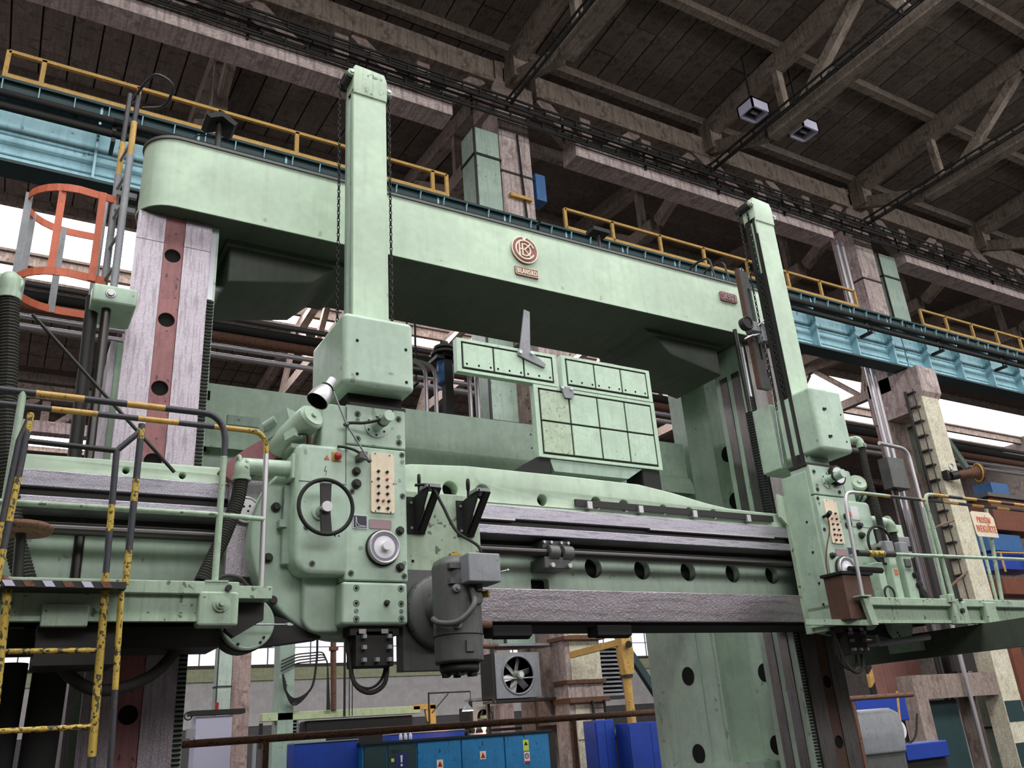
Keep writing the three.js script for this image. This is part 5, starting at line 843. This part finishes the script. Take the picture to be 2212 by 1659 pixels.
// ================================================================ SHOP FLOOR BEHIND THE MACHINE
one('barrier_pipe', 'long rusty barrier pipe running behind the machine at eye level', 'pipe', [6, 1.8, -9.6], C([0.5, 1.775, -9.6], [13.2, 1.815, -9.6], 0.038, 12), M.rust);
for (const [x, l] of [[2.6, 'left'], [6.45, 'middle'], [11.7, 'right']]) one('barrier_post', l + ' rusty post under the long barrier pipe', 'post', [x, 0, -9.6], B(x - 0.03, x + 0.03, 0, 1.76, -9.63, -9.57), M.rust, 'barrier posts');
{
  const t = thing('locker_row', 'row of light blue workshop lockers with warning stickers', 'lockers', [5.6, 0, -11.2]), zf = -11;
  part(t, 'case', B(4.2, 6.97, 0, 1.655, -11.5, zf - 0.02), M.blueL); part(t, 'top', B(4.18, 7.0, 1.655, 1.68, -11.52, zf + 0.02), M.dark); part(t, 'side', B(6.97, 7.08, 0, 1.64, -11.5, zf - 0.02), M.dark);
  const ds = [[4.22, 4.52], [4.54, 4.93], [4.95, 5.57], [5.59, 6.23], [6.25, 6.95]]; ds.forEach(([a, b], i) => part(t, 'door', B(a, b, 0.05, 1.63, zf - 0.02, zf, 0.004), i < 2 ? M.tealD : M.blueL));
  const stick = (x, y, w, h, m, n) => part(t, n, B(x - w / 2, x + w / 2, y - h / 2, y + h / 2, zf, zf + 0.002), m);
  for (const [x, y] of [[5.26, 1.36], [5.9, 1.42]]) { stick(x, y, 0.09, 0.1, M.cream, 'sticker'); part(t, 'red_triangle', XY([[x - 0.035, y - 0.035], [x + 0.035, y - 0.035], [x, y + 0.035]], zf + 0.002, zf + 0.003), M.redp); }
  stick(6.58, 1.5, 0.09, 0.14, MS({ color: lin(0xd6e04a), roughness: 0.5 }), 'yellow_sticker'); part(t, 'black_triangle', XY([[6.55, 1.5], [6.61, 1.5], [6.58, 1.55]], zf + 0.002, zf + 0.003), M.darker); stick(6.585, 1.34, 0.09, 0.15, M.white, 'white_sticker'); part(t, 'no_entry_ring', [torus([6.585, 1.365, zf + 0.003], 0.03, 0.005, [0, 0, 1], 20), bar([6.565, 1.385, zf + 0.003], [6.605, 1.345, zf + 0.003], 0.004, 0.006), B(6.545, 6.63, 1.265, 1.3, zf + 0.002, zf + 0.004)], M.redp);
  stick(4.72, 1.4, 0.17, 0.26, MS({ color: lin(0x27306a), roughness: 0.5 }), 'blue_sign'); part(t, 'exclamation_mark', text('!', 4.705, 4.735, 1.37, 1.5, zf + 0.002, 0.002), M.white); stick(4.6, 1.45, 0.04, 0.04, MS({ color: lin(0xd8d84a) }), 'yellow_dot');
  for (const [s, x, y] of [['3', 5.26, 1.52], ['2', 5.9, 1.57], ['1', 6.55, 1.62]]) part(t, 'door_number', text(s, x - 0.012, x + 0.012, y - 0.025, y + 0.02, zf, 0.002), M.dark); part(t, 'door_lettering', text('1M-24', 4.58, 4.7, 1.53, 1.57, zf, 0.002), M.dark);
}
for (const [n, l, x0, x1, y, z, m, c] of [['partition_panel', 'dark blue partition panel left of the locker row', 3.37, 4.2, 1.72, -11.15, M.blue, 'partition'], ['partition_panel', 'dark blue panel standing behind the locker row', 4.95, 6.1, 1.76, -11.9, M.blue, 'partition'], ['tool_cupboard', 'dark blue cupboard left of the right machine column', 7.98, 8.34, 1.76, -11.3, M.blue, 'cupboard'], ['tool_cupboard', 'dark blue double cupboard touching the right machine column', 8.36, 9.2, 1.69, -11.0, M.blue, 'cupboard']]) {
  const t = thing(n, l, c, [(x0 + x1) / 2, 0, z]); part(t, 'body', B(x0, x1, 0, y, z - 0.3, z, 0.006), m); if (c === 'cupboard') { part(t, 'door', B(x0 + 0.02, (x0 + x1) / 2 - 0.004, 0.05, y - 0.03, z, z + 0.015), m); part(t, 'door', B((x0 + x1) / 2 + 0.004, x1 - 0.02, 0.05, y - 0.03, z, z + 0.015), m); } else part(t, 'edge_cap', B(x0, x1, y, y + 0.012, z - 0.3, z + 0.01), M.alu);
}
for (const [x, k] of [[4.6, 0], [4.67, 1], [4.74, 2]]) { const t = thing('white_bottle', ['left', 'middle', 'right'][k] + ' of three small white bottles on the locker row', 'bottle', [x + 0.2, 1.68, -11.2], 'bottles on the lockers'); part(t, 'bottle', lathe([[0, 0], [0.022, 0], [0.022, 0.06], [0.008, 0.075], [0.008, 0.09], [0, 0.09]], [x + 0.2, 1.68, -11.2], [0, 1, 0], 12), M.white); }
function fanUnit(x0, x1, y0, y1, z, label, mirrorMotor) {
  const t = thing('unit_heater', label, 'fan', [(x0 + x1) / 2, y0, z], 'wall fans'), cx = (x0 + x1) / 2, cy = (y0 + y1) / 2, r = (y1 - y0) * 0.42;
  part(t, 'face_plate', XY([[x0, y0], [x1, y0], [x1, y1], [x0, y1]], z - 0.02, z, [[cx, cy, r]]), M.greyL); part(t, 'casing', [B(x0, x1, y1 - 0.01, y1, z - 0.5, z - 0.02), B(x0, x1, y0, y0 + 0.01, z - 0.5, z - 0.02), B(x0, x0 + 0.01, y0, y1, z - 0.5, z - 0.02), B(x1 - 0.01, x1, y0, y1, z - 0.5, z - 0.02), B(x0, x1, y0, y1, z - 0.52, z - 0.5)], M.dark); part(t, 'ring', torus([cx, cy, z], r, 0.018, [0, 0, 1], 36), M.greyL);
  for (let i = 0; i < 6; i++) { const a = i * PI / 3 + 0.25, p = V(Math.cos(a), Math.sin(a), 0), q = V(-Math.sin(a), Math.cos(a), 0); const g = new THREE.BoxGeometry(r * 0.82, r * 0.36, 0.01); g.rotateX(0.6).translate(r * 0.52, 0, 0).rotateZ(a).translate(cx, cy, z - 0.1); part(t, 'blade', raw(g), M.alu); }
  part(t, 'motor', C([cx, cy, z - 0.14], [cx + 0.02, cy, z + 0.06], r * 0.22, 20), M.greenP); part(t, 'motor_cap', C([cx + 0.02, cy, z + 0.06], [cx + 0.022, cy, z + 0.07], r * 0.15, 18), M.white); part(t, 'guard_bar', [C([cx - r, cy - r * 0.2, z + 0.01], [cx + r, cy - r * 0.16, z + 0.01], 0.012, 8)], M.alu);
  part(t, 'leg', B(x0 - 0.05, x0, 0, y0 - 0.06, z - 0.3, z - 0.25), M.dark); part(t, 'shelf', [B(x0 - 0.05, x1 + 0.5, y0 - 0.06, y0 - 0.02, z - 0.4, z + 0.05), B(x0 - 0.05, x0 + 0.0, y0 - 0.06, y1 + 0.1, z - 0.06, z - 0.02)], M.dark); part(t, 'canopy', B(x0 + 0.05, x1 + 0.35, y1 + 0.1, y1 + 0.14, z - 0.4, z + 0.05), M.greyL);
}
fanUnit(7.22, 8.08, 2.2, 2.92, -12.88, 'large fan heater in a grey square frame left of the cream column');
fanUnit(7.15, 7.55, 1.78, 2.12, -13.6, 'small fan heater low behind the glowing lamp');
fanUnit(19.7, 20.3, 2.2, 2.75, -13.0, 'fan heater beside the pink brown panel under the right platform');
{
  const t = thing('louvre_grille', 'grey louvre grille of horizontal slats right of the cream column', 'grille', [9.6, 2.2, -12.9]);
  part(t, 'frame', [B(9.28, 9.34, 2.18, 3.02, -13.0, -12.86), B(9.8, 9.88, 2.18, 3.02, -13.0, -12.86), B(9.28, 9.88, 2.96, 3.02, -13.0, -12.86), B(9.28, 9.88, 2.16, 2.2, -13.0, -12.86)], M.greyL); part(t, 'back', B(9.3, 9.86, 2.18, 3.0, -13.02, -13.0), M.darker);
  for (let i = 0; i < 10; i++) { const g = new THREE.BoxGeometry(0.46, 0.012, 0.07); g.rotateX(0.5).translate(9.57, 2.25 + i * 0.073, -12.91); part(t, 'slat', raw(g), M.greyL); } part(t, 'support_bracket', B(9.05, 9.9, 2.1, 2.16, -13.0, -12.85), M.dark);
  const u = thing('louvre_grille', 'small louvre grille beside the far pink column', 'grille', [4.75, 0.8, -15]); part(u, 'frame', [B(4.3, 4.33, 1.75, 2.25, -15.05, -15), B(4.57, 4.6, 1.75, 2.25, -15.05, -15), B(4.3, 4.6, 2.22, 2.25, -15.05, -15)], M.greyL); part(u, 'back', B(4.3, 4.6, 0, 2.24, -15.08, -15.05), M.darker); for (let i = 0; i < 8; i++) part(u, 'slat', B(4.33, 4.57, 1.78 + i * 0.055, 1.8 + i * 0.055, -15.05, -15), M.greyL);
}
{
  const t = thing('jib_crane', 'yellow pillar jib crane beside the right machine column', 'crane', [8.76, 0, -11.2]);
  part(t, 'pillar', [C([8.78, 0, -11.4], [8.76, 2.45, -11.4], 0.07, 16)], M.yel); part(t, 'head', XY([[8.7, 2.4], [8.86, 2.4], [8.9, 2.75], [8.86, 3.0], [8.68, 3.0], [8.66, 2.72]], -11.48, -11.32, [], 0.01), M.yel); part(t, 'collar', C([8.76, 2.36, -11.4], [8.76, 2.4, -11.4], 0.1, 16), M.dark); part(t, 'arm', bar([8.7, 2.9, -11.4], [8.34, 2.8, -12.3], 0.07, 0.1), M.yel); part(t, 'knob', [C([8.8, 2.85, -11.3], [8.72, 2.85, -11.2], 0.05, 12)], M.dark);
  const s = thing('steel_strut', 'dark green diagonal steel strut behind the jib crane', 'strut', [9.3, 0, -12]); part(s, 'strut', bar([8.6, 3.6, -11.8], [10.0, 1.6, -11.8], 0.1, 0.12), M.tealD); part(s, 'foot', B(9.95, 10.1, 0, 1.65, -11.9, -11.7), M.tealD);
  const l = thing('wall_ladder', 'narrow steel ladder on the foot of the cream column', 'ladder', [8.85, 0, -12.3]); for (const x of [8.72, 8.96]) part(l, 'stringer', B(x - 0.015, x + 0.015, 0, 2.08, -12.36, -12.32), M.dark); for (let y = 0.2; y < 2.05; y += 0.16) part(l, 'rung', C([8.72, y, -12.34], [8.96, y, -12.34], 0.01, 6), M.dark); part(l, 'drum_box', B(8.68, 9.02, 1.0, 1.25, -12.3, -12.2), M.dark);
  const m = thing('pump_motor', 'small teal electric motor in front of the column ladder', 'motor', [8.95, 1.4, -11.9]); part(m, 'body', C([8.72, 1.55, -11.9], [9.05, 1.57, -11.9], 0.09, 18), M.tealD); part(m, 'fan_cover', C([8.68, 1.55, -11.9], [8.74, 1.55, -11.9], 0.1, 18), M.tealD); part(m, 'pedestal', B(8.8, 8.98, 0, 1.48, -11.97, -11.83), M.dark);
}
{ // small lit lamp and the welding glare below it, stood in for by a bulb
  const t = thing('shop_lamp', 'small glowing shop lamp on a thin wall arm behind the lockers', 'lamp', [7.0, 1.6, -13.2]);
  part(t, 'arm', [C([6.15, 0, -13.2], [6.15, 2.36, -13.2], 0.014, 8), C([6.15, 2.35, -13.2], [6.9, 2.35, -13.2], 0.012, 8), C([6.2, 2.05, -13.2], [6.5, 2.33, -13.2], 0.01, 8)], M.dark); part(t, 'cord', T([[6.9, 2.35, -13.2], [6.9, 2.25, -13.2], [6.86, 2.15, -13.2]], 0.006, 10, 5), M.dark); part(t, 'shade', lathe([[0.015, 0.1], [0.03, 0.08], [0.09, 0.015], [0.095, 0]], [6.84, 2.06, -13.2], [0, 1, 0], 20), M.greyL); part(t, 'glowing_disc', C([6.84, 2.05, -13.2], [6.84, 2.062, -13.2], 0.09, 20), glow(0xffe8c8, 6));
  const pl = new THREE.PointLight(0xffe0b8, 0.8, 0, 2); pl.position.set(6.84, 2.0, -13.2); pl.castShadow = true; scene.add(pl);
  const w = thing('welding_glare', 'orange welding glare built as a glowing bulb just above the locker row', 'lamp', [6.1, 1.68, -11.3]); part(w, 'bulb', ball([6.1, 1.76, -11.3], 0.032, 12), glow(0xffc890, 9)); part(w, 'holder', [C([6.1, 1.68, -11.3], [6.1, 1.74, -11.3], 0.02, 10), B(5.9, 6.1, 1.68, 1.7, -11.35, -11.25)], M.lilac); part(w, 'rod', C([5.95, 1.68, -11.3], [5.99, 1.86, -11.3], 0.005, 6), M.cream);
  const p2 = new THREE.PointLight(0xffb070, 0.5, 0, 2); p2.position.set(6.1, 1.76, -11.24); p2.castShadow = true; scene.add(p2);
  const y = thing('hoist_bracket', 'yellow hoist bracket in front of the corrugated wall', 'bracket', [6.5, 0, -14]); part(y, 'arm', B(6.2, 6.6, 2.14, 2.22, -14, -13.9), M.yel); part(y, 'post', B(6.5, 6.6, 0, 2.2, -14, -13.9), M.yel); part(y, 'gusset', XY([[6.42, 2.14], [6.5, 2.14], [6.5, 1.9], [6.45, 1.95]], -13.98, -13.92), M.yel);
}
{ // olive machine behind the left half
  const t = thing('press_frame', 'olive machine post with cross arm and hanging hoses behind the left head', 'machine', [4.05, 0, -14]);
  part(t, 'post', B(3.93, 4.18, 0, 3.6, -14.2, -13.9, 0.01), M.greenD); part(t, 'cross_arm', B(3.7, 6.32, 2.08, 2.2, -14.1, -13.9, 0.01), M.sage); part(t, 'carriage', B(4.4, 6.2, 1.5, 2.06, -14.3, -13.95, 0.02), M.darker); part(t, 'base_panel', B(3.7, 4.5, 0, 1.78, -13.8, -13.3), M.greenD); part(t, 'rack', B(3.68, 3.72, 1.7, 2.06, -14, -13.92), M.darker);
  for (let i = 0; i < 4; i++) part(t, 'hose', T([[3.98 + 0.02 * i, 2.75 - 0.05 * i, -13.85], [4.02, 2.5, -13.8], [4.15, 2.38 - 0.03 * i, -13.8], [4.4, 2.5, -13.8], [4.5, 2.9, -13.82], [4.52, 3.3, -13.85]], 0.018 - 0.002 * i, 30, 7), M.darker); for (let i = 0; i < 4; i++) part(t, 'tube', pipe([[3.95, 2.95 - 0.05 * i, -13.86], [4.2, 3.05 - 0.045 * i, -13.86], [4.62 + 0.02 * i, 3.08 - 0.04 * i, -13.86], [4.7, 2.9, -13.86], [4.7 + 0.015 * i, 2.2, -13.86]], 0.011, 0.06, 7), M.dark);
  part(t, 'stand_pipe', [C([4.82, 2.2, -13.9], [4.8, 3.6, -13.9], 0.045, 12), B(4.75, 4.87, 3.1, 3.16, -13.96, -13.84)], M.rust); part(t, 'wire_rope', [C([5.0, 2.1, -13.9], [5.0, 3.6, -13.9], 0.02, 8), C([5.08, 2.1, -13.9], [5.08, 3.6, -13.9], 0.008, 6), C([5.13, 2.1, -13.9], [5.13, 3.6, -13.9], 0.008, 6)], M.dark);
  const c = thing('grey_console', 'pale grey console cabinet beside the far pink column', 'cabinet', [3.3, 0, -16]); part(c, 'case', B(3.15, 3.75, 0, 2.28, -16.4, -16, 0.01), M.lilac); part(c, 'top_bar', B(3.05, 3.95, 2.3, 2.38, -16.3, -15.95), M.dark); part(c, 'hook_ring', torus([3.02, 2.3, -16], 0.06, 0.012), M.dark); part(c, 'gauge_box', B(3.02, 3.15, 1.95, 2.1, -16.1, -16), M.greyL); part(c, 'warning_light', C([3.5, 2.38, -16.1], [3.5, 2.5, -16.1], 0.03, 10), M.redp);
  const s = thing('glass_screen', 'clear plastic guard screen standing low behind the left column', 'screen', [2.9, 0, -12]); part(s, 'pane', B(2.2, 3.1, 0.5, 1.8, -12.01, -12), M.glass); part(s, 'frame', [B(2.2, 3.12, 1.78, 1.82, -12.03, -11.98), B(3.09, 3.13, 0, 1.8, -12.03, -11.98), B(2.18, 2.21, 0, 1.8, -12.03, -11.98)], M.alu);
}
// ---- right of the machine
{
  let t = thing('panel_wall', 'pinkish brown panel wall low under the right platform', 'partition', [19, 0, -14.2]); for (let i = 0; i < 4; i++) part(t, 'panel', B(18.2 + i * 0.47, 18.66 + i * 0.47, 1.9, 3.6, -14.3, -14.2), M.pinkB); part(t, 'ledge', B(18.1, 20.1, 1.84, 1.9, -14.3, -14.15), M.dark); part(t, 'lower_wall', B(18.1, 20.1, 0, 1.84, -14.35, -14.25), M.dark);
  t = thing('hazard_post', 'yellow and black striped post left of the pinkish panels', 'post', [17.9, 0, -14]); for (let i = 0; i < 12; i++) part(t, 'stripe', XY([[17.85, 0.3 * i], [18.0, 0.3 * i + 0.12], [18.0, 0.3 * i + 0.42], [17.85, 0.3 * i + 0.3]], -14.08, -14), i % 2 ? M.yel : M.darker);
  t = thing('sheeted_machine', 'machine under a pale grey plastic sheet beyond the right column', 'machine', [12.8, 0, -10.3]); part(t, 'sheet', XY([[12.2, 0.95], [13.3, 0.95], [13.36, 1.3], [13.3, 1.56], [13.1, 1.64], [12.3, 1.62], [12.15, 1.3]], -10.9, -10, [], 0.05), M.greyL); part(t, 'loose_fold', ball([13.4, 1.42, -10.2], 0.1, 10), M.white); part(t, 'body', B(12.2, 13.3, 0, 0.96, -10.85, -10.05, 0.02), M.grey);
  one('machine_column_pipe', 'thin yellow post right of the sheeted machine', 'post', [13.5, 0, -10.4], C([13.55, 0, -10.4], [13.9, 1.9, -10.4], 0.02, 8), M.yel);
  t = thing('blue_machine', 'dark blue machine guard behind the plastic sheet', 'machine', [13.6, 0, -11]); part(t, 'guard', B(13.5, 14.9, 1.4, 1.85, -11.4, -11, 0.02), M.blue); part(t, 'bed', B(14.2, 15.4, 0.75, 1.02, -11.2, -10.7, 0.02), M.blue); part(t, 'base', [B(14.0, 15.4, 0, 0.75, -11.3, -10.8), B(13.6, 14.8, 0, 1.4, -11.4, -11.1)], M.dark); part(t, 'round_cover', [C([14.5, 1.25, -11.05], [14.5, 1.25, -10.95], 0.16, 20)], M.white); part(t, 'cable', T([[14.2, 1.6, -10.9], [14.0, 1.3, -10.85], [14.2, 1.0, -10.85], [14.7, 1.1, -10.85], [15.0, 1.5, -10.9]], 0.02, 24, 6), M.darker);
  t = thing('concrete_frame', 'stained concrete frame with a dark doorway left of the tall right column', 'frame', [18.6, 0, -12.6]); part(t, 'leg', B(17.3, 17.7, 0, 1.75, -12.9, -12.5), M.conc); part(t, 'lintel', B(17.3, 20.3, 1.75, 2.25, -12.9, -12.5), M.conc); part(t, 'dark_door', B(17.75, 19.1, 0, 1.72, -12.88, -12.8), M.tealD);
  t = thing('horn_speaker', 'brown horn loudspeaker on the tall right column', 'loudspeaker', [20.7, 6.8, -12.2]); part(t, 'horn', lathe([[0.03, 0], [0.1, 0.1], [0.13, 0.45], [0.24, 0.62], [0.22, 0.62], [0.1, 0.4]], [20.6, 6.98, -12.25], [0.9, 0.05, 0.5], 24), M.rust); part(t, 'mouth_ring', torus([21.09, 7.01, -11.98], 0.22, 0.02, [0.9, 0.05, 0.5], 28), M.yel); part(t, 'driver', [C([20.45, 6.95, -12.32], [20.62, 6.98, -12.24], 0.11, 14), B(20.3, 20.5, 6.88, 7.1, -12.45, -12.3)], M.dark); part(t, 'clamp', torus([20.55, 7.2, -12.3], 0.09, 0.02, [0, 0, 1], 18), M.alu);
  t = thing('speaker_box', 'dark grey speaker box between the legs of the tall right column', 'box', [18.8, 0, -13]); part(t, 'box', B(18.9, 19.55, 6.7, 7.5, -13.2, -12.9, 0.02), M.grey); part(t, 'pole', C([19.2, 0, -13.1], [19.2, 6.7, -13.1], 0.05, 10), M.dark);
  for (const [x, l] of [[19.55, 'left of two bright vertical pipes beside the right hall column'], [19.78, 'right of two bright vertical pipes beside the right hall column']]) one('riser_pipe', l, 'pipe', [x, 0, -13.3], C([x, 0, -13.3], [x, 14.2, -13.3], 0.065, 14), M.pipeL, 'riser pipes');
  one('tall_panel', 'tall dark panel left of the right column foot', 'panel', [19.4, 0, -12.6], B(19.15, 19.95, 2.3, 6.4, -12.75, -12.65), M.dark);
  t = thing('pipe_loop', 'bent pale pipe loop left of the tall right column', 'pipe', [18.6, 0, -12.4]); part(t, 'loop', pipe([[18.0, 7.6, -12.4], [19.05, 7.55, -12.4], [19.05, 0, -12.4]], 0.05, 0.3), M.pipeL);
  one('wall_box', 'blue box mounted beside the pink hall column above the walkway', 'box', [9.2, 12.58, -13.2], B(9.12, 9.38, 12.58, 13.28, -13.5, -13.15, 0.01), M.blueP);
  // orange gantry and green lattice mast at the far right
  t = thing('orange_gantry', 'orange gantry machine behind the right platform rails', 'machine', [26, 0, -14.5]); part(t, 'beam', B(25.4, 29, 6.3, 7.3, -15, -14.3, 0.03), M.orangeD); part(t, 'walk_edge', B(25.2, 29, 7.3, 7.42, -15, -14.2), M.grey); part(t, 'lower_beam', B(24.9, 28, 4.4, 4.9, -15, -14.3, 0.03), M.orangeD); part(t, 'leg', B(28, 28.8, 0, 6.4, -15, -14.3), M.orangeD); part(t, 'leg', B(24.5, 25.0, 0, 4.2, -15, -14.4), M.orangeD); part(t, 'blue_cabin', B(24.9, 26.8, 5.1, 5.6, -15, -14.2, 0.02), M.blue); part(t, 'window_strip', B(24.9, 26.6, 5.7, 6.2, -15, -14.4), M.blueP); part(t, 'yellow_rail', [C([24.6, 5.55, -14.1], [26.9, 5.6, -14.1], 0.03, 8), C([24.8, 5.0, -14.1], [24.8, 5.55, -14.1], 0.03, 8), C([26, 5.0, -14.1], [26, 5.6, -14.1], 0.03, 8)], M.yel); part(t, 'blue_box', B(25.7, 26.6, 7.42, 7.8, -14.9, -14.3, 0.02), M.blueP);
  t = thing('lattice_mast', 'green steel lattice mast right of the tall concrete column', 'mast', [25, 0, -16.5]); for (const x of [25.9, 26.5]) part(t, 'chord', B(x - 0.12, x + 0.12, 0, 12.4, -16.7, -16.5), M.greenD); for (let i = 0; i < 8; i++) part(t, 'lacing', bar([i % 2 ? 25.9 : 26.5, 1.5 * i + 0.4, -16.6], [i % 2 ? 26.5 : 25.9, 1.5 * i + 1.9, -16.6], 0.06, 0.08), M.greenD); part(t, 'arm', [bar([26.4, 12.2, -16.6], [28.6, 9.2, -16.6], 0.14, 0.2), bar([25.9, 12.2, -16.6], [24.2, 12.4, -16.6], 0.14, 0.18)], M.greenD);
}
renderer.render(scene, camera);
